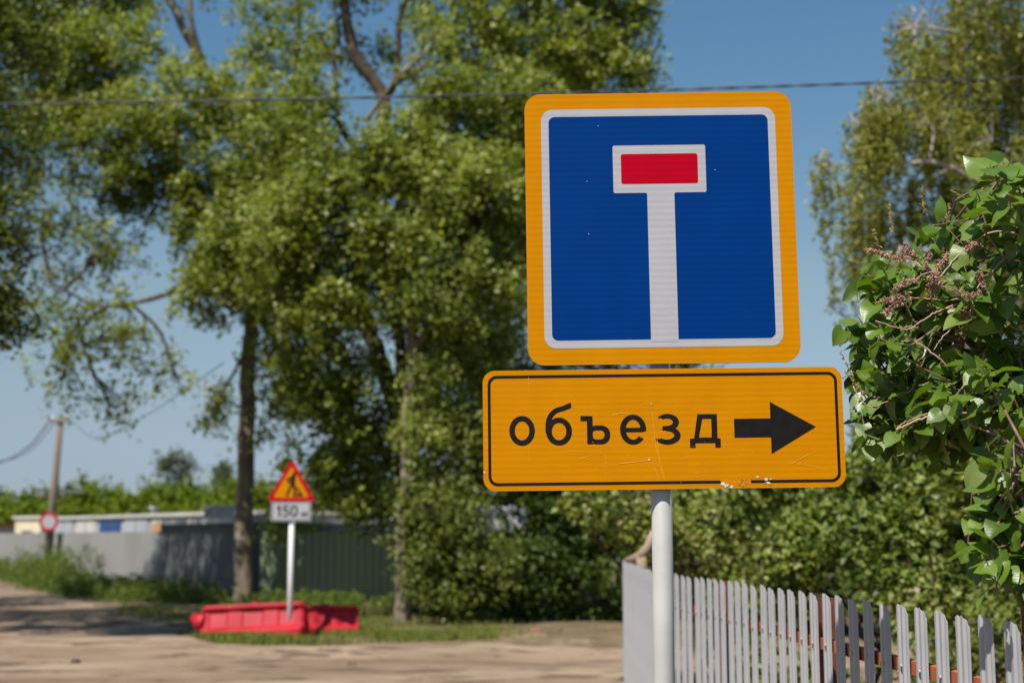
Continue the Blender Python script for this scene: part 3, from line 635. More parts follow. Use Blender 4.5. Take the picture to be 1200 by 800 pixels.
# --- shrubs
def shrub(label, base, blobs, mats, seed, group, name='shrub', **kw):
    org = np.array([base[0], base[1], 0.0]); t = empty(name, tuple(org), 0, label, 'shrub', group); rn = random.Random(seed); nodes = []
    for i in range(5):
        c = Vector(blobs[i % len(blobs)][0]); a = rn.uniform(0, 6.28)
        st = [Vector((base[0] + .15 * math.cos(a), base[1] + .15 * math.sin(a), -.1)), Vector((base[0] + .4 * math.cos(a), base[1] + .3 * math.sin(a), c.z * .4)), Vector((c.x, c.y, c.z * .85))]
        _, q = stem_tube(st, [.045, .032, .015], 'stem', M['bark'], t, org, 6, seed=seed + i); nodes += q[3:]
    crown('foliage', blobs, rng(seed), t, org, mats, nodes=nodes, **kw); return t
GS = 'bushes beyond the dirt road'
shrub('broad bush with pale lit leaves right of the pale tree trunk', gp(540, 728), [B(520, 600, 27, 55, 50, n=110), B(560, 520, 27.5, 56, 50, n=110), B(500, 650, 26.8, 40, 46, n=70), B(560, 660, 27, 60, 50, n=110), B(530, 700, 26.8, 55, 26, n=60), B(510, 470, 27.5, 44, 46, n=60)],
      [G['shrub'], M['bark']], 61, GS, size=.115, per=30, spread=.25, droop=.1)
shrub('tall dark bush right of the pale-leaved bush, behind the heap of soil', gp(640, 722), [B(630, 560, 28.5, 62, 60, n=110), B(620, 660, 28, 60, 55, n=110), B(680, 620, 29, 60, 60, n=110), B(690, 690, 28.6, 60, 35, n=70), B(600, 700, 27.8, 60, 26, n=60), B(650, 470, 29, 60, 50, n=80)],
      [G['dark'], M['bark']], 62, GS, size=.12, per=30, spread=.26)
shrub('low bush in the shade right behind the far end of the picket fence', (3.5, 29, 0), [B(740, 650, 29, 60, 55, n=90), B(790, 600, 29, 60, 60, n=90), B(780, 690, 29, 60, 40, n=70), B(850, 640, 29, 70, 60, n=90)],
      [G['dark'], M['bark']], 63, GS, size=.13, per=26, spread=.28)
GH = 'garden bushes behind the picket fence'
shrub('garden bush with drooping yellow-green leaves overhanging the far end of the picket fence', (1.75, 15.5, 0), [B(690, 590, 15.2, 46, 26, n=50), B(740, 600, 15.4, 46, 34, n=60), B(780, 620, 15, 50, 40, n=75), B(760, 560, 15.6, 60, 40, n=70), B(820, 580, 15.4, 50, 44, n=75), B(820, 660, 15, 60, 40, n=70), B(700, 628, 15.0, 26, 16, n=12)],
      [G['hedge'], M['bark']], 71, GH, size=.085, per=27, spread=.14, cf=3.4, thr=.12)
shrub('garden bush with rounded light leaf clusters right of the white sign pole', (3.1, 13.6, 0), [B(880, 610, 13.5, 60, 50, n=100), B(940, 560, 13.6, 60, 50, n=100), B(900, 670, 13.2, 70, 44, n=90), B(870, 540, 14, 50, 40, n=60), B(960, 640, 13.2, 60, 50, n=90)],
      [G['hedge'], M['bark']], 72, GH, size=.08, per=27, spread=.13, cf=3.6, thr=.16)
shrub('tall garden bush with paler leaves below the overhanging lilac branches', (4.1, 12.6, 0), [B(1020, 570, 12.4, 60, 50, n=95), B(1080, 530, 12.6, 60, 50, n=95), B(1040, 640, 12, 66, 50, n=95), B(1100, 620, 12, 60, 60, n=85), B(1060, 480, 13, 60, 40, n=60), B(1000, 510, 13, 40, 30, n=34), B(1100, 690, 11.5, 80, 40, n=60)],
      [G['hedge'], M['bark']], 73, GH, size=.08, per=27, spread=.13, cf=3.6, thr=.16)
shrub('dark garden bush at the right edge of the photo behind the lilac', (4.9, 11.0, 0), [B(1170, 560, 11, 60, 60, n=80), B(1200, 480, 11.4, 60, 60, n=80), B(1190, 650, 10.6, 70, 60, n=80), B(1260, 560, 11, 80, 90, n=80), B(1160, 720, 10, 90, 40, n=50)],
      [G['shrub'], M['bark']], 74, GH, size=.08, per=27, spread=.13, cf=3.4, thr=.12)
shrub('low shaded bush filling the ground behind the picket fence', (2.4, 9.5, 0), [((1.9, 10.5, .5), (.5, 1.0, .45), 60), ((2.3, 9.2, .45), (.5, .9, .4), 60), ((2.5, 7.6, .4), (.5, .9, .35), 55), ((3.1, 9.6, .7), (.7, 1.0, .6), 70)],
      [G['shrub'], M['bark']], 75, GH, size=.07, per=24, spread=.13, cf=3.0)
shrub('dark bush filling the background far behind the garden bushes', (5.5, 24, 0), [B(880, 620, 24, 60, 60, n=110), B(960, 590, 24, 60, 60, n=110), B(1040, 600, 24, 60, 60, n=110), B(1120, 590, 24, 60, 70, n=110), B(1000, 680, 24, 110, 50, n=120), B(880, 690, 24, 80, 45, n=90), B(1180, 660, 24, 80, 60, n=90)],
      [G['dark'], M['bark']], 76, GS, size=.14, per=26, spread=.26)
# --- birch on the right, hanging shoots
bY = 20.0
bb = []
for px, py, rx, ry, n in ((1090, 20, 45, 46, 80), (1140, -10, 60, 60, 110), (1120, 80, 55, 46, 110), (1030, 110, 34, 40, 62), (1005, 150, 30, 34, 46), (1060, 150, 50, 46, 100), (1130, 160, 60, 60, 120), (975, 195, 22, 30, 24), (1000, 230, 34, 42, 50), (1050, 240, 46, 50, 85),
                          (990, 290, 26, 34, 26), (1040, 320, 42, 40, 52), (1110, 250, 60, 60, 110), (1180, 200, 60, 80, 110), (1200, 80, 60, 80, 110), (1180, 330, 60, 60, 90), (1100, 360, 50, 50, 60), (1240, 250, 70, 100, 80), (1180, -100, 110, 60, 110), (1260, 30, 80, 100, 80), (1150, 440, 70, 50, 60), (1070, 425, 46, 34, 34), (1280, 420, 80, 80, 50), (1080, 90, 50, 50, 70), (1170, 20, 50, 60, 80), (1170, 120, 50, 60, 90), (1110, 320, 50, 50, 60), (1150, 270, 50, 60, 80), (1075, 30, 34, 40, 40)):
    bb.append(B(px, py, bY + random.Random(px * 7 + py).uniform(-1.2, 1.0), rx, ry, n=int(n * .8)))
tree('birch_tree', 'weeping birch with fine hanging shoots and pale branches at the upper right behind the lilac', 'tree',
     [Vector((8.3, bY + .5, -.2)), Vector((8.2, bY + .5, 3)), Vector((7.9, bY + .5, 6)), Vector((7.9, bY + .5, 9)), Vector((7.7, bY + .5, 13))], [.22, .18, .14, .10, .04],
     [(K8((1210, 260, bY), (1150, 215, bY - .3), (1090, 190, bY - .6), (1030, 200, bY - .8)), [.05, .04, .026, .012]),
      (K8((1212, 330, bY), (1130, 300, bY - .3), (1050, 290, bY - .6)), [.06, .04, .015]),
      (K8((1200, 60, bY), (1140, 10, bY + .4), (1090, -10, bY + .5)), [.03, .025, .012])],
     bb, [G['birch'], M['barkbirch']], seed=81, bark='barkbirch', size=.066, per=46, spread=.085, up=.1, asp=.7, hang=1.25, bk=.55, cf=3.2, thr=.0, twig_r=.006, droop=1.0)

# --- far wood and two pale far trees
def far_mass(blobs, seed, size, per, spread, name, mats, **kw):
    o = crown(name, blobs, rng(seed), None, np.zeros(3), mats, nodes=None, size=size, per=per, spread=spread, twig_r=.03, thr=-.8, sub=2, **kw); return o
rn = random.Random(5); bl = []
x = -80
while x < 1300:
    Y = rn.uniform(125, 150); h = rn.uniform(5.5, 6.9) * Y / 135; c = P(x, 630, Y); wv = rn.uniform(2.4, 4.0)
    bl.append(((c.x, Y, h * .45), (wv, wv, h * .55), 110)); x += rn.uniform(15, 24)
for o_ in range(30):
    Y = rn.uniform(118, 124); c = P(rn.uniform(-60, 330), 630, Y); bl.append(((c.x, Y, 1.6), (3, 2, 2.6), 60))
tag(far_mass(bl, 91, .55, 26, .9, 'far_wood', [G['far'], M['bark']]), 'sunlit yellow-green belt of woodland far behind the garages', 'woodland', kind='stuff')
for px, top, rp, lab in ((205, 522, 26, 'pale grey-green tree rising highest above the far wood'), (262, 534, 14, 'smaller pale grey-green tree above the far wood beside the straight trunk')):
    Y = 190; b = P(px, 630, Y)
    tree('distant_tree', lab, 'tree', [Vector((b.x, Y, -.3)), P(px, 600, Y), P(px + 2, 560, Y)], [.35, .3, .1], [],
         [B(px - rp * .4, top + 24, Y, rp * .6, 16, n=30), B(px + rp * .5, top + 28, Y, rp * .5, 16, n=26), B(px, top + 45, Y, rp, 22, n=50), B(px, top + 14, Y, rp * .35, 12, n=12)],
         [G['fargrey'], M['bark']], group='pale trees above the far wood', seed=int(px), size=.55, per=14, spread=.8, twig_r=.05)

# ------------------------------------------------------------------ corrugated fences, garages, hut, van
def corrugated(name, label, a, b, h, mat, pitch=.20, dep=.035, z0=.05, posts=True, cat='fence', group=None):
    a = Vector((a[0], a[1], 0)); b = Vector((b[0], b[1], 0)); L = (b - a).length; ang = math.atan2(b.y - a.y, b.x - a.x)
    t = empty(name, tuple(a), ang, label, cat, group); mb = MB(); n = int(math.ceil(L / pitch)) + 1; top = []
    prof = [(0, 0), (.3, 0), (.42, 1), (.78, 1), (.9, 0)]
    xs = [(i * pitch + p * pitch, q * dep) for i in range(n) for p, q in prof] + [(n * pitch, 0)]
    rr = random.Random(3); vs = []; fs = []
    for i, (x, y) in enumerate(xs):
        jt = rr.uniform(-.004, .004)
        vs += [(x, -y, z0), (x, -y, h + jt), (x, -y + .003, z0), (x, -y + .003, h + jt)]
    for i in range(len(xs) - 1):
        k = i * 4; fs += [(k, k + 4, k + 5, k + 1), (k + 6, k + 2, k + 3, k + 7), (k + 1, k + 5, k + 7, k + 3), (k, k + 2, k + 6, k + 4)]
    mb.add(vs, fs); mb.build('sheet_panel', mat, t)
    if posts:
        x = 0.02
        while x < L:
            q = MB(); q.box(x, x + .06, .02, .08, -.3, h - .05); q.build('post', M['galv'], t); x += 2.5
        for z in (h - .35, .4): q = MB(); q.box(0, L, .006, .018, z, z + .04); q.build('rail', M['galv'], t)
    return t
F1 = P(-30, 625, 64); F2 = P(188, 625, 45.5); F3 = P(286, 620, 40)
corrugated('metal_fence', 'pale grey corrugated metal fence along the road behind the weeds on the left', (F1.x, F1.y), (F2.x, F2.y), 1.80, M['fencegrey'])
gar = empty('garage', (F2.x, F2.y, 0), math.atan2(F3.y - F2.y, F3.x - F2.x), 'dark grey corrugated garage with roof vent box just left of the straight trunk', 'garage')
Lg = math.hypot(F3.x - F2.x, F3.y - F2.y)
def sheetwall(L, h, mat, parent, x0=0, y0=0, pitch=.22, dep=.04):
    mb = MB(); n = int(L / pitch); prof = [(0, 0), (.3, 0), (.42, 1), (.78, 1), (.9, 0)]; xs = [(x0 + (i + p) * pitch, q * dep) for i in range(n) for p, q in prof] + [(x0 + n * pitch, 0)]
    vs = []; fs = []
    for x, y in xs: vs += [(x, y0 - y, 0), (x, y0 - y, h)]
    for i in range(len(xs) - 1): fs.append((2 * i, 2 * i + 2, 2 * i + 3, 2 * i + 1))
    mb.add(vs, fs); mb.box(x0, x0 + L, y0 + .01, y0 + 5, 0, h - .01); return mb.build('wall', mat, parent)
sheetwall(Lg, 2.02, M['fencedark'], gar)
mb = MB(); mb.box(-.15, Lg + .15, -.22, 5.2, 2.02, 2.16); mb.build('roof_slab', M['fascia'], gar)
mb = MB(); mb.box(2.6, 3.3, .4, 1.1, 2.16, 2.52); mb.box(2.67, 3.23, .385, .40, 2.21, 2.47, 1); mb.box(2.52, 3.38, .3, 1.2, 2.52, 2.57); mb.build('vent_box', [M['fascia'], M['darkglass']], gar)
# garage row behind the fence
a = P(62, 606, 66); b = P(300, 606, 50); Lr = math.hypot(b.x - a.x, b.y - a.y)
row = empty('garage_row', (a.x, a.y, 0), math.atan2(b.y - a.y, b.x - a.x), 'low row of garages with blue and orange doors showing over the grey fence', 'garages')
mb = MB(); mb.box(0, Lr, 0, 6, 0, 2.43); mb.build('wall', M['garage'], row)
mb = MB(); mb.box(-.2, Lr + .2, -.12, 6.2, 2.43, 2.56); mb.build('roof_slab', M['fascia'], row)
x = .3; i = 0
kinds = ['garage', 'fascia', 'bluepaint', 'garage', 'orangepaint', 'garage', 'bluepaint', 'fascia']
while x < Lr - 2.4:
    q = MB(); q.box(x, x + 2.3, -.04, -.003, .05, 2.34); q.box(x + 1.13, x + 1.17, -.05, -.041, .05, 2.34, 1); q.build('garage_door', [M[kinds[i % 8]], M['darkglass']], row); x += 2.75; i += 1
q = MB(); q.tube([(Lr * .33, 2, 2.56), (Lr * .33, 2, 2.85)], .12, 12); q.tube([(Lr * .33, 2, 2.85), (Lr * .33, 2, 2.93)], .22, 12); q.build('chimney', M['galv'], row)
a = P(18, 606, 68); hut = empty('utility_hut', (a.x, a.y, 0), R(-38), 'small cream hut with a flat roof beside the leaning utility pole', 'hut')
mb = MB(); mb.box(0, 2.1, 0, 2.2, 0, 2.5); mb.build('wall', M['cream'], hut)
mb = MB(); mb.box(-.1, 2.2, -.1, 2.3, 2.5, 2.62); mb.build('roof_slab', M['fascia'], hut)
mb = MB(); mb.box(.6, 1.4, -.03, -.003, 0, 1.95); mb.build('door', M['fencedark'], hut)
a = P(-45, 612, 72); kio = empty('kiosk', (a.x, a.y, 0), R(-30), 'blue and white kiosk at the far left edge behind the fence', 'kiosk')
mb = MB(); mb.box(0, 2.6, 0, 2.2, 0, 1.6); mb.box(.02, 2.58, .02, 2.18, 1.6, 2.2, 1); mb.box(.2, 1.2, -.02, -.003, 1.0, 1.5, 2); mb.build('wall', [M['bluepaint'], M['fascia'], M['darkglass']], kio)
mb = MB(); mb.box(-.2, 2.8, -.3, 2.4, 2.2, 2.36); mb.build('roof_slab', M['rust'], kio)
a = P(306, 625, 36.5); b = P(640, 625, 35)
corrugated('metal_fence', 'green corrugated metal fence in the shade behind the triangular sign', (a.x, a.y), (b.x, b.y), 1.75, M['fencegreen'])
# white van whose top shows over the green fence
a = P(400, 610, 40); van = empty('white_van', (a.x, a.y, 0), R(4), 'white van parked behind the green fence, only its top visible', 'van')
def loft(mb, secs, m=0):            # secs: list of (y, outline[(x,z)]) same length
    n = len(secs[0][1]); vs = [(x, y, z) for y, o in secs for x, z in o]; fs = []
    for i in range(len(secs) - 1):
        for k in range(n): fs.append((i * n + k, i * n + (k + 1) % n, (i + 1) * n + (k + 1) % n, (i + 1) * n + k))
    fs += [tuple(range(n))[::-1], tuple((len(secs) - 1) * n + k for k in range(n))]
    mb.add(vs, fs, m, False)
VZ = 1.12
side = [(0, .35), (0, 1.0), (.15, 1.12), (.9, 1.28), (1.35, 2.02), (1.6, 2.20), (4.6, 2.25), (4.72, 2.12), (4.75, .35)]
ins = [(.06, .4), (.06, .98), (.2, 1.1), (.98, 1.26), (1.42, 1.95), (1.65, 2.12), (4.5, 2.17), (4.62, 2.05), (4.66, .4)]
van.scale = (1.1, 1.1, VZ); mb = MB(); loft(mb, [(0, ins), (.12, side), (1.7, side), (1.82, ins)]); mb.build('body', M['vanwhite'], van)
mb = MB(); mb.prism([(1.3, 1.36), (2.1, 1.36), (2.1, 1.85), (1.55, 1.85)], -.012, -.002); mb.prism([(2.25, 1.36), (3.3, 1.36), (3.3, 1.85), (2.25, 1.85)], -.012, -.002); mb.build('window', M['darkglass'], van)
for x in (.9, 3.9):
    for y in (-.02, 1.62):
        mb = MB(); mb.tube([(x, y, .33), (x, y + .22, .33)], .33, 20); mb.build('wheel', M['black'], van)

# ------------------------------------------------------------------ utility pole, cables, round sign
ub = gp(53, 681); uY = ub.y; ut = P(71.5, 487, uY)
up = empty('utility_pole', (ub.x, uY, 0), 0, 'weathered wooden utility pole leaning slightly beside the pale grey fence', 'utility pole')
lv = ut - Vector((ub.x, uY, 0))
mb = MB(); mb.tube([tuple(lv * -.03), tuple(lv * .5), tuple(lv)], [.17, .145, .11], 14); mb.build('pole', M['polewood'], up)
mb = MB(); mt = Matrix.Translation(lv * .965); mb.box(-.34, .34, -.16, -.06, -.05, .05, 0, mt); mb.build('crossarm', M['polewood'], up)
for sx in (-.28, .28):
    q = MB(); c = lv * .965 + Vector((sx, -.11, .05)); q.tube([tuple(c), tuple(c + Vector((0, 0, .06))), tuple(c + Vector((0, 0, .12))), tuple(c + Vector((0, 0, .16)))], [.025, .05, .045, .02], 10); q.build('insulator', M['vanwhite'], up)
q = MB(); c = lv * .52; q.tube([tuple(c + Vector((-.5, 0, .02))), tuple(c + Vector((.6, 0, .1)))], .03, 8); q.box(.45, 1.15, -.12, .12, -.03, .07, 0, Matrix.Translation(c + Vector((0, 0, .1)))); q.box(-.75, -.3, -.1, .1, -.04, .05, 0, Matrix.Translation(c)); q.build('street_light', M['fencedark'], up)
rs = empty('round_sign', tuple(P(57, 611, uY - .35)), 0, 'round white sign with a red rim fixed on the leaning utility pole', 'road sign')
ring = [(.36 * math.cos(2 * math.pi * k / 40), .36 * math.sin(2 * math.pi * k / 40)) for k in range(40)]
mb = MB(); mb.prism(ring, 0, .015, 0, 1); mb.build('sign_face', [M['white'], M['alu']], rs)
film('red_rim', lambda X, Z: np.maximum(d_ell(X, Z, 0, 0, .355, .355), -d_ell(X, Z, 0, 0, .255, .255)), -.37, .37, -.37, .37, .02, -.004, M['red'], rs)
q = MB(); q.box(-.03, .12, .016, .30, -.03, .03); q.build('bracket', M['galv'], rs)
def cable(label, pts, r, sag=0.0, group=None, twist=0, n=26):
    a, b = Vector(pts[0]), Vector(pts[-1]); mb = MB(); L = (b - a).length
    if len(pts) == 2: line_ = [a.lerp(b, i / n) - Vector((0, 0, sag * 4 * (i / n) * (1 - i / n))) for i in range(n + 1)]
    else: line_ = [Vector(p) for p in catmull(pts, 8)]
    org = line_[0].copy()
    if not twist: mb.tube([p - org for p in line_], r, 6)
    else:
        n2 = 420; fine = []
        for i in range(n2 + 1):
            t = i / n2 * (len(line_) - 1); k = min(int(t), len(line_) - 2); fine.append(line_[k].lerp(line_[k + 1], t - k) - org)
        for ph in (0, math.pi):
            mb.tube([p + Vector((0, math.cos(i * twist + ph) * r * .9, math.sin(i * twist + ph) * r * .9)) for i, p in enumerate(fine)], r, 5)
    o = mb.build('overhead_cable', M['pipe'], None, org); return tag(o, label, 'cable', group)
cY2 = 14.0
cable('thick twisted black overhead cable crossing the whole photo above the road', [P(-500, 126, cY2), P(-100, 123.5, cY2), P(300, 117, cY2), P(700, 108, cY2), P(1005, 98, cY2), P(1300, 88, cY2), P(1700, 76, cY2)], .0075, twist=.42)
ua = ut + Vector((0, -.1, -.05))
GW = 'thin wires strung from the utility pole'
cable('thin wire sagging from the utility pole towards the left edge', [ua + Vector((-.28, 0, 0)), P(30, 526, uY), P(-20, 547, uY), P(-120, 560, uY)], .03, group=GW)
cable('second thin wire just below the first, sagging left from the utility pole', [ua + Vector((-.1, 0, -.1)), P(30, 531, uY + .5), P(-20, 540, uY + .5), P(-120, 530, uY + .5)], .018, group=GW)
cable('thin wire sagging from the utility pole to the right and rising into the tree', [ua + Vector((.28, 0, 0)), P(108, 513, uY - 4), P(135, 507, uY - 8), P(190, 475, uY - 16), P(262, 425, uY - 22)], .012, group=GW)

# ------------------------------------------------------------------ triangular warning sign
tb = gp(338, 747); tY = tb.y; k = tY / FPX * 1.0
ts = empty('warning_sign', (tb.x, tY, 0), R(-2), 'red-rimmed triangle with digging worker above a white 150 м plate by the red barriers', 'road sign')
tc_ = P(341.5, 567, tY)
lean = (P(341, 600, tY).x - tb.x)
mb = MB(); mb.tube([(0, .075, -.3), (lean, .075, 2.62)], .045, 16, 0); mb.tube([(0, .075, -.1), (.003, .075, .17)], .048, 16, 1); mb.build('pole', [M['vanwhite'], M['bark']], ts)
def tri(s, r=.04, n=6):
    h = s * math.sqrt(3) / 2; o = []
    for cx, cz, a0 in ((-s / 2, -h / 3, 150), (s / 2, -h / 3, -90), (0, 2 * h / 3, 30)):
        d = Vector((cx, cz)).normalized(); c = Vector((cx, cz)) - d * r * 2
        for i in range(n + 1):
            a = R(a0 + 120 * i / n); o.append((c.x + r * math.cos(a), c.y + r * math.sin(a)))
    return o
sz = .81; zc = P(341.5, 570.5, tY).z
to = MB(); to.prism(tri(sz), 0, .012, 0, 1); to = to.build('warning_triangle', [M['red'], M['alu']], ts, (P(341.5, 570.5, tY).x - tb.x, 0, zc))
film('yellow_field', lambda X, Z: d_poly(X, Z, tri(sz * .73, .02)), -.45, .45, -.3, .6, .012, -.003, M['yellow'], to)
def worker(X, Z):
    d = d_ell(X, Z, .045, .215, .032, .035)
    d = np.minimum(d, d_line(X, Z, [(.03, .165), (.02, .12), (.025, .06)], .075))
    d = np.minimum(d, d_line(X, Z, [(.02, .05), (-.03, -.03), (-.07, -.13)], .04)); d = np.minimum(d, d_line(X, Z, [(.035, .05), (.06, -.03), (.055, -.14)], .04))
    d = np.minimum(d, d_line(X, Z, [(.02, .16), (-.055, .14), (-.05, .08), (.03, .05)], .028))
    d = np.minimum(d, d_line(X, Z, [(-.09, .14), (.12, -.04)], .016))
    d = np.minimum(d, d_poly(X, Z, [(.06, -.15), (.10, -.11), (.155, -.075), (.21, -.15)]))
    return np.minimum(d, d_poly(X, Z, [(.10, -.01), (.15, -.05), (.13, -.08), (.09, -.05)]))
film('worker_pictogram', worker, -.2, .25, -.17, .27, .01, -.006, M['black'], to)
pz = P(341, 598.5, tY); pl = MB(); pl.prism(rrect(.70, .355, .03), 0, .012, 0, 1)
pl = pl.build('distance_plate', [M['white'], M['alu']], ts, (pz.x - tb.x, 0, pz.z)); pl.scale = (.94, 1, .94)
film('border_line', lambda X, Z: np.maximum(d_box(X, Z, 0, 0, .335, .162, .02), -d_box(X, Z, 0, 0, .322, .149, .012)), -.36, .36, -.18, .18, .01, -.003, M['black'], pl)
T_ = .034
def n1(X, Z): return np.minimum(d_box(X, Z, -.20, 0, T_ / 2, .10), d_line(X, Z, [(-.20, .085), (-.245, .045)], .03))
def n5(X, Z):
    d = np.minimum(d_box(X, Z, -.085, .085, .05, .0155), d_box(X, Z, -.122, .045, .016, .05))
    ringy = np.maximum(d_ell(X, Z, -.092, -.035, .062, .066), -d_ell(X, Z, -.092, -.035, .030, .034))
    return np.minimum(d, np.maximum(ringy, -d_box(X, Z, -.15, -.025, .035, .028)))
def n0(X, Z): return np.maximum(d_box(X, Z, .055, 0, .062, .10, .058), -d_box(X, Z, .055, 0, .029, .067, .028))
def lm(X, Z): return np.minimum(np.minimum(d_box(X, Z, .195, -.055, .011, .045), d_box(X, Z, .275, -.055, .011, .045)), np.minimum(d_line(X, Z, [(.198, -.02), (.235, -.08)], .02), d_line(X, Z, [(.272, -.02), (.235, -.08)], .02)))
for nm, g_, a_, b_ in (('digit', n1, -.28, -.17), ('digit', n5, -.17, -.01), ('digit', n0, -.01, .13), ('letter', lm, .17, .30)):
    film(nm, g_, a_, b_, -.13, .13, .007, -.003, M['black'], pl)
for z in (pz.z, zc + .2, zc - .12):
    q = MB(); q.box(-.09 + lean, .09 + lean, .0135, .10, z - .02, z + .02); q.build('clamp', M['galv'], ts)

# ------------------------------------------------------------------ red water-filled barriers, lying
def barrier(L, H, D, label, loc, rz, ry, group, nrib):
    loc = (loc[0], loc[1] + .22, loc[2] - .03)
    t = empty('plastic_barrier', loc, rz, label, 'road barrier', group)
    mb = MB(); n = 46; secs = []
    for i in range(n + 1):
        x = -L / 2 + L * i / n; u = (i / n) * nrib; fr = u - math.floor(u)
        rec = 1 if (.22 < fr < .78 and .03 < i / n < .97) else 0
        e = min(i, n - i); sh = .72 if e == 0 else (.93 if e == 1 else 1)
        o = [(-D / 2, .0), (D / 2, .0), (D / 2, .10 * H / .5), (D * .34 - rec * .012, .17 * H / .5), (D * .22 - rec * .020, H * .80), (D * .30, H * .88), (D * .28, H), (-D * .28, H), (-D * .30, H * .88), (-D * .22 + rec * .020, H * .80), (-D * .34 + rec * .012, .17 * H / .5), (-D / 2, .10 * H / .5)]
        secs.append((x, [(a * sh, H / 2 + (z - H / 2) * sh) for a, z in o]))
    nn = 12; vs = [(x, a, z) for x, o in secs for a, z in o]; fs = []
    for i in range(n):
        for k2 in range(nn): fs.append((i * nn + k2, (i + 1) * nn + k2, (i + 1) * nn + (k2 + 1) % nn, i * nn + (k2 + 1) % nn))
    fs += [tuple(range(nn)), tuple(n * nn + k2 for k2 in reversed(range(nn)))]
    mb.add(vs, fs); o = mb.build('body', M['redplastic'], t)
    bv = o.modifiers.new('bevel', 'BEVEL'); bv.width = .012; bv.segments = 2; bv.limit_method = 'ANGLE'; bv.angle_limit = R(40)
    q = MB(); q.tube([(-L / 2 - .20, 0, H * .72), (-L / 2 - .10, 0, H * .58), (-L / 2 + .04, 0, H * .5)], [.05, .13, .20], 10); q.build('connector', M['redplastic'], t)
    q = MB(); q.tube([(0, 0, H - .01), (0, 0, H + .035)], .06, 14); q.build('filler_cap', M['redplastic'], t)
    t.rotation_euler = (ry[0], ry[1], rz); return t
GB = 'red plastic barriers at the road edge'
c = gp(296, 747); barrier(1.72, .54, .54, 'bright red plastic barrier with a pointed end lying left of the triangular sign pole', (c.x, c.y, .02), R(-5), (R(-5), R(-2.8)), GB, 3)
c = gp(374, 745); barrier(1.15, .48, .46, 'darker ribbed red plastic barrier right of the triangular sign pole', (c.x, c.y + .35, .02), R(17), (R(-6), R(2)), GB, 6)

# ------------------------------------------------------------------ stones, brick, branch
def rock(name, label, cat, loc, s, mat, seed, group=None):
    rn = random.Random(seed); me = bpy.data.meshes.new(name); import bmesh
    bm = bmesh.new(); bmesh.ops.create_icosphere(bm, subdivisions=2, radius=1)
    for v in bm.verts: v.co = Vector((v.co.x * s[0], v.co.y * s[1], v.co.z * s[2])) * (1 + .28 * mnoise.noise(v.co * 1.7 + Vector((seed, 0, 0))))
    bm.to_mesh(me); bm.free(); me.materials.append(mat); o = link(name, me, None, loc); return tag(o, label, cat, group)
c = gp(629, 748); rock('brick_lump', 'reddish broken brick lump on the soil heap below the bushes', 'brick', (c.x, c.y, hgt(c.x, c.y) + .05), (.14, .11, .09), M['brick'], 2)
c = gp(88, 777); rock('clod', 'small dark clod lying alone on the road at the lower left', 'clod', (c.x, c.y, hgt(c.x, c.y) + .03), (.07, .05, .035), M['bark'], 3)
for i, (px, py, lab) in enumerate(((412, 783, 'small dark stone on the sandy road right of the barriers'), (655, 752, 'small stone at the right foot of the soil heap'), (566, 742, 'small stone in the grass edge under the pale-leaved bush'))):
    c = gp(px, py); rock('stone', lab, 'stone', (c.x, c.y, hgt(c.x, c.y) + .03), (.06, .05, .035), M['soil'], 7 + i, 'stones along the road')
mb = MB(); mb.tube([P(735, 657, 13.5), P(744, 654, 13.4), P(752, 651, 13.3), P(760, 640, 13.3), P(766, 622, 13.3)], [.035, .04, .055, .045, .03], 8); mb.tube([P(752, 652, 13.3), P(752, 675, 13.3), P(754, 840, 13.3)], [.05, .05, .055], 8)
tag(mb.build('forked_stump', M['deadwood']), 'weathered forked wooden stump poking up behind the far end of the picket fence', 'stump')

# ------------------------------------------------------------------ grass and weeds
def blades(pts, h, wd, r, lean=.35):
    n = len(pts); a = r.uniform(0, 2 * np.pi, n); hh = h * r.uniform(.45, 1.3, n); dx = np.stack([np.cos(a), np.sin(a), np.zeros(n)], 1)
    ln = r.normal(size=(n, 3)) * lean; ln[:, 2] = 0
    b0 = pts - dx * wd[:, None] / 2; b1 = pts + dx * wd[:, None] / 2; m = pts + ln * hh[:, None] * .35; m[:, 2] += hh * .6; t = pts + ln * hh[:, None]; t[:, 2] += hh
    m0 = m - dx * wd[:, None] * .4; m1 = m + dx * wd[:, None] * .4
    V = np.stack([b0, b1, m1, m0, t], 1).reshape(-1, 3); i = np.arange(n)[:, None] * 5
    return V, i + np.array([[0, 1, 2, 3]]), i + np.array([[3, 2, 4]])
r = rng(101)
def scatter(n, x0, x1, y0, y1, f):
    p = np.stack([r.uniform(x0, x1, n), r.uniform(y0, y1, n)], 1); k = f(p[:, 0], p[:, 1]); return p[r.uniform(0, 1, n) < k]
def vd(x, y):                        # verge density
    d = roadF(x, y); cl = .5 + .5 * np.sin(x * 1.9 + 2 * np.sin(y * 1.1)) * np.sin(y * 1.6 + 1.1 * np.sin(x * .7))
    return np.clip(d * 2.2, 0, 1) * np.clip(cl * 1.7 - .35, .03, 1) * np.clip((.4 - x) / 2.2, .04, 1)
p = scatter(90000, -12, 4, 21.2, 33, vd); 
q = scatter(30000, -6.5, -.2, 21.3, 25, lambda x, y: vd(x, y)); p = np.concatenate([p, q])
z = np.array([hgt(a, b) for a, b in p]); P3 = np.stack([p[:, 0], p[:, 1], z], 1)
V, f4, f3 = blades(P3, .12, r.uniform(.006, .018, len(P3)), r)
tv = np.clip(r.normal(.45, .22, len(P3)), 0, 1)
tag(link('grass', fast_mesh('grass', V, [f4, f3], [G['grass']], attr=np.concatenate([tv, tv]))), 'short uneven grass on the verge round the red barriers and under the bushes', 'grass', kind='stuff')
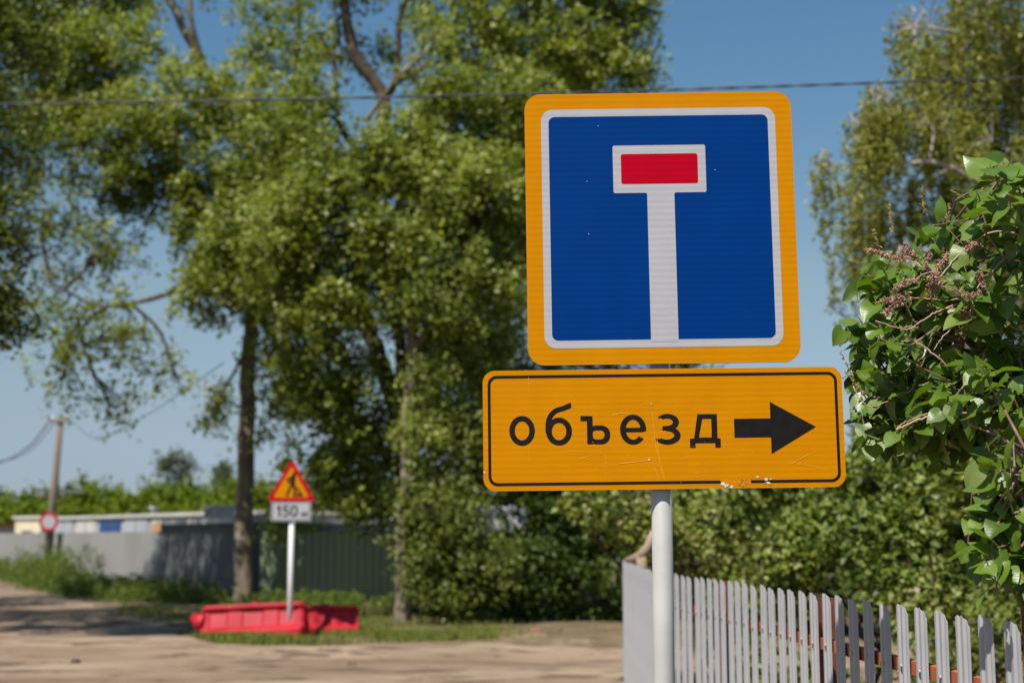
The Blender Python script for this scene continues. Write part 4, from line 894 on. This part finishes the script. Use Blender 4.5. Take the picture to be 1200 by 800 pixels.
# tall weeds along the grey fence and garage
def weedpts():
    out = []
    for (ax, ay), (bx, by), n, h in (((-22, 63), (-13.5, 46.5), 260, .75), ((-15.2, 48), (-12.5, 44.5), 130, 1.15), ((-13.5, 46), (-7.5, 37.5), 200, .5), ((-24, 64), (-18, 57), 120, .7), ((-8, 37), (-3, 34), 150, .35), ((-12.5, 43), (-8, 36), 120, .45), ((-3, 33), (3, 30), 120, .35)):
        for _ in range(n):
            t = r.uniform(); off = -r.uniform(.1, 2.0); out.append((ax + (bx - ax) * t + off * .6, ay + (by - ay) * t + off * .6, h * r.uniform(.4, 1.25)))
    return out
WV = []; WT = []; W4 = []; W3 = []; off = 0
C = []; 
for x, y, h in weedpts():
    m = int(26 + 40 * h); zz = r.uniform(0, 1, m); rad = .06 + .22 * (1 - zz) * h
    aa = r.uniform(0, 6.28, m); C.append(np.stack([x + np.cos(aa) * rad, y + np.sin(aa) * rad, zz * h + hgt(x, y)], 1))
C = np.concatenate(C); V, Fq = leaf_quads(C, .11, r, .4, .35)
tv = np.clip(r.normal(.5, .25, len(C)), 0, 1)
tag(link('weeds', fast_mesh('weeds', V, [Fq], [G['weed']], attr=np.repeat(tv, 2))), 'tall green weeds growing along the foot of the grey fence and garage', 'weeds', kind='stuff')
# undergrowth behind the picket fence
p = scatter(9000, 1.0, 6, 3.2, 14, lambda x, y: np.where(roadF(x, y) > .3, .6, 0.))
P3 = np.stack([p[:, 0], p[:, 1], np.array([hgt(a, b) for a, b in p])], 1); V, f4, f3 = blades(P3, .35, r.uniform(.006, .014, len(P3)), r)
tv = np.clip(r.normal(.5, .25, len(P3)), 0, 1)
tag(link('garden_grass', fast_mesh('garden_grass', V, [f4, f3], [G['grass']], attr=np.concatenate([tv, tv]))), 'rough grass in the garden behind the picket fence', 'grass', kind='stuff')

# ------------------------------------------------------------------ lilac over the fence, in focus
lr = rng(303)
rows, colsn = 7, 5
def leaf_template():
    T = np.linspace(0, 1, rows); out = []
    for t in T:
        w_ = .46 * (math.sin(math.pi * min(1, (t + .10) / 1.10) ** .62)) ** .9 if t < 1 else 0.0
        w_ = max(w_, 0.0)
        for c_ in np.linspace(-1, 1, colsn):
            x = c_ * w_; y = t - (.13 * abs(c_) ** 1.5 * (1 - t) ** 4 if t < .5 else 0)      # heart-shaped base lobes
            z = .20 * abs(x) - .16 * t * t + .02 * math.sin(9 * t) * abs(c_)
            out.append((x, y, z))
    return np.array(out)
TPL = leaf_template()
TF = np.array([(i * colsn + j, i * colsn + j + 1, (i + 1) * colsn + j + 1, (i + 1) * colsn + j) for i in range(rows - 1) for j in range(colsn - 1)])
Lleaf = []; stems = MB(); bare = MB()
def place_leaf(base, tip, nrm, size):
    d = tip / (np.linalg.norm(tip) + 1e-9); n_ = nrm - d * np.dot(nrm, d); n_ /= np.linalg.norm(n_) + 1e-9; s_ = np.cross(d, n_)
    cv = lr.uniform(.3, 1.6); fl = lr.uniform(-.2, 1.8)
    Q = TPL.copy(); Q[:, 2] = .22 * np.abs(Q[:, 0]) * fl - .18 * cv * Q[:, 1] ** 2 + .03 * np.sin(Q[:, 1] * 7 + Q[:, 0] * 5 + cv * 9)
    Q = Q * size; pet = base + d * size * .22
    Lleaf.append(pet + Q[:, 0:1] * s_ + Q[:, 1:2] * d + Q[:, 2:3] * n_)
    stems.tube([tuple(base - LO), tuple(pet - LO)], [.0012, .0010], 4, 1, False)
LO = np.array([1.95, 4.1, 0.0])
lil = empty('lilac_bush', tuple(LO), 0, 'lilac bush with heart-shaped leaves and dried flower heads hanging over the picket fence', 'lilac bush')
# main boughs
mains = []
for i, pts in enumerate(([LO, (1.85, 4.1, .9), (1.62, 4.0, 1.75), P(1130, 400, 4.2)], [LO, (2.0, 4.2, 1.2), (1.75, 4.15, 2.1), P(1180, 200, 4.2)], [LO, (1.9, 4.3, 1.0), (1.6, 4.3, 1.8), P(1050, 420, 4.5)],
                        [LO, (1.95, 3.8, 1.0), (1.75, 3.6, 1.6), P(1190, 560, 3.6)], [LO, (2.1, 4.0, 1.3), (2.15, 3.9, 2.3), (2.2, 3.8, 2.9)], [LO, (2.2, 4.3, 1.2), (2.4, 4.4, 2.0), (2.5, 4.4, 2.6)])):
    pts = [np.array(tuple(p)) for p in pts]; pts[0] = pts[0] + np.array([lr.uniform(-.12, .12), lr.uniform(-.12, .12), -.1])
    o, q = stem_tube(pts, [.024, .019, .012, .005], 'stem', M['twig'], lil, LO, 8, seed=300 + i, wob=.02); mains += q[6:]
MN = np.array(mains)
def shoot(tip_, n_pairs, L, size=.061, dirv=None):
    tip_ = np.array(tuple(tip_)); s = MN[np.argmin(np.linalg.norm(MN - tip_, axis=1) + lr.uniform(0, .15, len(MN)))]
    o_ = unit(tip_ - s); dv = unit(o_ * .7 + np.array([-.25, -.25, .45]) + lr.normal(size=3) * .4) if dirv is None else unit(np.array(dirv, float) + lr.normal(size=3) * .15)
    b = tip_ - dv * L
    stems.tube([tuple(s - LO), tuple((s + b) / 2 + lr.normal(size=3) * .03 + np.array([0, 0, .02]) - LO), tuple(b - LO)], [.0045, .0035, .0028], 5, 0, False)
    stems.tube([tuple(b - LO), tuple((b + tip_) / 2 + lr.normal(size=3) * .006 - LO), tuple(tip_ - LO)], [.0028, .0022, .0014], 5, 0, False)
    side = unit(np.cross(dv, lr.normal(size=3)))
    for i in range(n_pairs):
        t = (i + .6) / n_pairs; c = b + (tip_ - b) * t; side = unit(np.cross(dv, side))      # decussate pairs
        for sg in (-1, 1):
            if lr.uniform() < .06: continue
            ld = unit(side * sg * 1.0 + dv * lr.uniform(.1, .7) + np.array([0, 0, -lr.uniform(.1, .9)]) + lr.normal(size=3) * .25)
            nm = unit(np.array([-.25, -.35, 1.0]) + lr.normal(size=3) * .55)
            place_leaf(c, ld, nm, size * lr.uniform(.62, 1.38) * (1.05 - .25 * abs(t - .5)))
# lobes of the bush as seen: px, py, r, shoots
lob = [(1190, 200, 20, 5, 3.75), (1168, 235, 26, 9, 3.8), (1195, 270, 28, 10, 3.9), (1130, 285, 34, 9, 3.9), (1085, 285, 22, 6, 4.0), (1075, 320, 34, 11, 4.0), (1030, 330, 28, 10, 4.05), (1010, 380, 24, 10, 4.05), (1060, 385, 36, 15, 4.05),
       (1110, 350, 36, 13, 4.0), (1160, 330, 36, 13, 3.95), (1110, 420, 38, 16, 4.0), (1060, 440, 36, 15, 4.05), (1015, 440, 22, 8, 4.05), (1160, 410, 38, 15, 3.9), (1030, 490, 32, 12, 4.0), (1085, 490, 34, 13, 3.95), (1040, 525, 20, 5, 3.95),
       (1140, 480, 36, 13, 3.85), (1190, 470, 36, 12, 3.8), (1100, 515, 22, 5, 3.9), (1170, 540, 28, 9, 3.7), (1190, 600, 24, 9, 3.65), (1170, 650, 20, 8, 3.6), (1195, 660, 24, 8, 3.6), (1158, 600, 16, 4, 3.65), (1230, 300, 50, 16, 3.9), (1240, 440, 50, 16, 3.8), (1240, 580, 50, 12, 3.7), (1290, 380, 60, 14, 4.0)]
for px, py, rr_, n, Y in lob:
    if px < 1150 and py < 560: Y += .38
    elif py < 520: Y += .22
    for _ in range(n):
        a = lr.uniform(0, 6.28); q = rr_ * math.sqrt(lr.uniform()); yy = Y + lr.normal() * .17
        if py > 560: yy = Y + lr.normal() * .07
        shoot(P(px + q * math.cos(a), py + q * math.sin(a) * 1.0, yy), int(lr.integers(2, 5)), lr.uniform(.07, .15))
# the few outstanding leaves at the top
for px, py, Y in ((1160, 192, 3.7), (1175, 188, 3.72), (1192, 215, 3.72), (1150, 245, 3.72)): shoot(P(px, py, Y), 2, .07, .072, (-.1, -.1, 1))
nL = len(Lleaf); V = (np.concatenate(Lleaf) - LO); Fq = (TF[None] + (np.arange(nL) * len(TPL))[:, None, None]).reshape(-1, 4)
tv = np.repeat(np.clip(lr.normal(.5, .24, nL), 0, 1), len(TF))
lme = fast_mesh('foliage', V, [Fq], [G['lilac']], smooth=True, attr=tv)
uvt = np.array([(TPL[q_][0], TPL[q_][1]) for f_ in TF for q_ in f_], dtype=np.float32)
uvl = lme.uv_layers.new(name='blade'); uvl.data.foreach_set('uv', np.tile(uvt, (nL, 1)).ravel())
def veins(m):
    t = m.node_tree; N = t.nodes; L = t.links; pr = [n for n in N if n.type == 'BSDF_PRINCIPLED'][0]; src = pr.inputs['Base Color'].links[0].from_socket
    uv = N.new('ShaderNodeUVMap'); uv.uv_map = 'blade'; sp = N.new('ShaderNodeSeparateXYZ'); L.new(uv.outputs[0], sp.inputs[0])
    def mt(op, a, b=None, c=None):
        n = N.new('ShaderNodeMath'); n.operation = op
        for i, v in enumerate((a, b, c)):
            if v is None: continue
            if isinstance(v, (int, float)): n.inputs[i].default_value = v
            else: L.new(v, n.inputs[i])
        return n.outputs[0]
    ax = mt('ABSOLUTE', sp.outputs[0]); mid = mt('LESS_THAN', ax, .014)
    ph = mt('MULTIPLY_ADD', ax, -.75, sp.outputs[1]); w_ = mt('ABSOLUTE', mt('SINE', mt('MULTIPLY', ph, 21.0))); side = mt('LESS_THAN', w_, .13)
    v = mt('MAXIMUM', mid, mt('MULTIPLY', side, .6))
    mx = N.new('ShaderNodeMix'); mx.data_type = 'RGBA'; L.new(mt('MULTIPLY', v, .20), mx.inputs[0]); L.new(src, mx.inputs[6]); mx.inputs[7].default_value = (.26, .33, .10, 1)
    tc = N.new('ShaderNodeTexCoord'); no = N.new('ShaderNodeTexNoise'); no.inputs['Scale'].default_value = 45; no.inputs['Detail'].default_value = 5; L.new(tc.outputs['Object'], no.inputs[0])
    m2 = N.new('ShaderNodeMix'); m2.data_type = 'RGBA'; L.new(mt('MULTIPLY', mt('GREATER_THAN', no.outputs[0], .68), .75), m2.inputs[0]); L.new(mx.outputs[2], m2.inputs[6]); m2.inputs[7].default_value = (.22, .14, .05, 1)
    L.new(m2.outputs[2], pr.inputs['Base Color'])
    bp = N.new('ShaderNodeBump'); bp.inputs['Distance'].default_value = .0005; bp.inputs['Strength'].default_value = .8; L.new(mt('SMOOTH_MIN', w_, .5, .2), bp.inputs['Height']); L.new(bp.outputs[0], pr.inputs['Normal'])
veins(G['lilac'])
link('foliage', lme, lil)
M['petiole'] = surf('petiole_green', (.16, .2, .04), (.22, .26, .07), 20, .6)
stems.build('twig', [M['twig'], M['petiole']], lil)
# bare twigs with dried flower heads, in front
M['driedflower'] = surf('dried_flower', (.20, .105, .075), (.40, .235, .185), 60, .85, .2)
M['barewood'] = surf('bare_twig', (.34, .21, .155), (.50, .34, .26), 14, .75, .3)
M['seed'] = surf('green_seed_head', (.20, .17, .05), (.34, .27, .10), 60, .8, .2)
def head(pts, mat, r0, n, name='flower_head', sz=.0042):
    q = [np.array(p) for p in catmull([list(p) for p in pts], 8)]; mb = MB()
    mb.tube([tuple(p - LO) for p in q], [.0018 * (1 - .5 * i / len(q)) for i in range(len(q))], 5)
    for i in range(n):
        t = lr.uniform(.0, 1) ** .9; c = q[min(int(t * (len(q) - 1)), len(q) - 2)] + lr.normal(size=3) * r0 * (1.05 - .75 * t) * .6; s_ = sz * lr.uniform(.6, 1.3)
        ax = unit(lr.normal(size=3)) * s_ * 1.7; e1 = unit(np.cross(ax, lr.normal(size=3))) * s_ * .7; e2 = unit(np.cross(ax, e1)) * s_ * .7; c = c - LO
        mb.add([c - ax, c + e1, c + e2, c - e1, c - e2, c + ax], [(0, 2, 1), (0, 3, 2), (0, 4, 3), (0, 1, 4), (5, 1, 2), (5, 2, 3), (5, 3, 4), (5, 4, 1)])
    mb.build(name, mat, lil)
hY = 3.98
for pts in ([(1062, 305), (1040, 299), (1012, 292)], [(1074, 298), (1064, 296), (1060, 284)], [(1090, 332), (1100, 310), (1124, 284)], [(1096, 322), (1108, 304), (1128, 296)], [(1094, 330), (1086, 310), (1092, 296)], [(1078, 326), (1060, 332), (1046, 342)], [(1064, 348), (1048, 350), (1028, 354)],
            [(1062, 352), (1044, 360), (1038, 372)], [(1120, 340), (1136, 346), (1150, 342)], [(1128, 374), (1136, 362), (1140, 352)], [(1146, 320), (1150, 330), (1154, 340)], [(1100, 330), (1090, 340), (1092, 348)], [(1134, 290), (1144, 286), (1152, 290)]):
    yy = hY + lr.uniform(-.05, .12); head([P(a, b, yy) for a, b in pts], M['driedflower'], .012, 85)
for pts in ([(1046, 275), (1044, 255), (1043, 238)], [(1030, 290), (1026, 276), (1024, 268)], [(1110, 262), (1112, 250), (1112, 238)], [(1130, 233), (1122, 228), (1115, 223)], [(1155, 240), (1152, 228), (1150, 218)], [(1084, 250), (1081, 232), (1081, 218)], [(1005, 455), (994, 430), (984, 410)], [(1012, 460), (1000, 446), (990, 434)]):
    head([P(a, b, 4.15) for a, b in pts], M['seed'], .008, 40, 'seed_head', .003)
for pts, r0 in (([(1215, 290), (1190, 274), (1160, 273), (1135, 288), (1118, 305), (1100, 326)], .0032), ([(1200, 262), (1192, 285), (1178, 302), (1160, 322), (1146, 336), (1142, 350)], .0026), ([(1122, 336), (1105, 324), (1085, 314), (1062, 304)], .0026),
                ([(1128, 352), (1110, 340), (1094, 322), (1080, 322), (1066, 334)], .0024), ([(1130, 350), (1108, 352), (1090, 350), (1066, 348)], .0022), ([(1122, 356), (1098, 366), (1080, 376), (1062, 386), (1026, 376)], .0028), ([(1126, 374), (1105, 395), (1095, 410)], .0022),
                ([(1060, 392), (1085, 408), (1105, 424), (1112, 434)], .0028), ([(1180, 380), (1155, 372), (1130, 352)], .0028), ([(1050, 504), (1062, 498), (1080, 490), (1110, 484), (1150, 482), (1215, 480)], .0038), ([(1052, 500), (1066, 492), (1088, 484)], .002),
                ([(1186, 530), (1200, 500), (1210, 470)], .003), ([(1000, 452), (1008, 468), (1022, 476), (1040, 470)], .0018), ([(1215, 380), (1200, 388), (1180, 380)], .003), ([(1140, 395), (1160, 400), (1190, 398)], .002), ([(1098, 362), (1120, 362), (1142, 368)], .0018)):
    yy = hY + .05 + lr.uniform(-.03, .06); q = catmull([list(P(a, b, yy)) for a, b in pts], 7); mb = MB()
    mb.tube([tuple(np.array(p) + lr.normal(size=3) * .0012 - LO) for p in q], [r0 * (1 - .4 * i / len(q)) for i in range(len(q))], 6); mb.build('bare_twig', M['barewood'], lil)
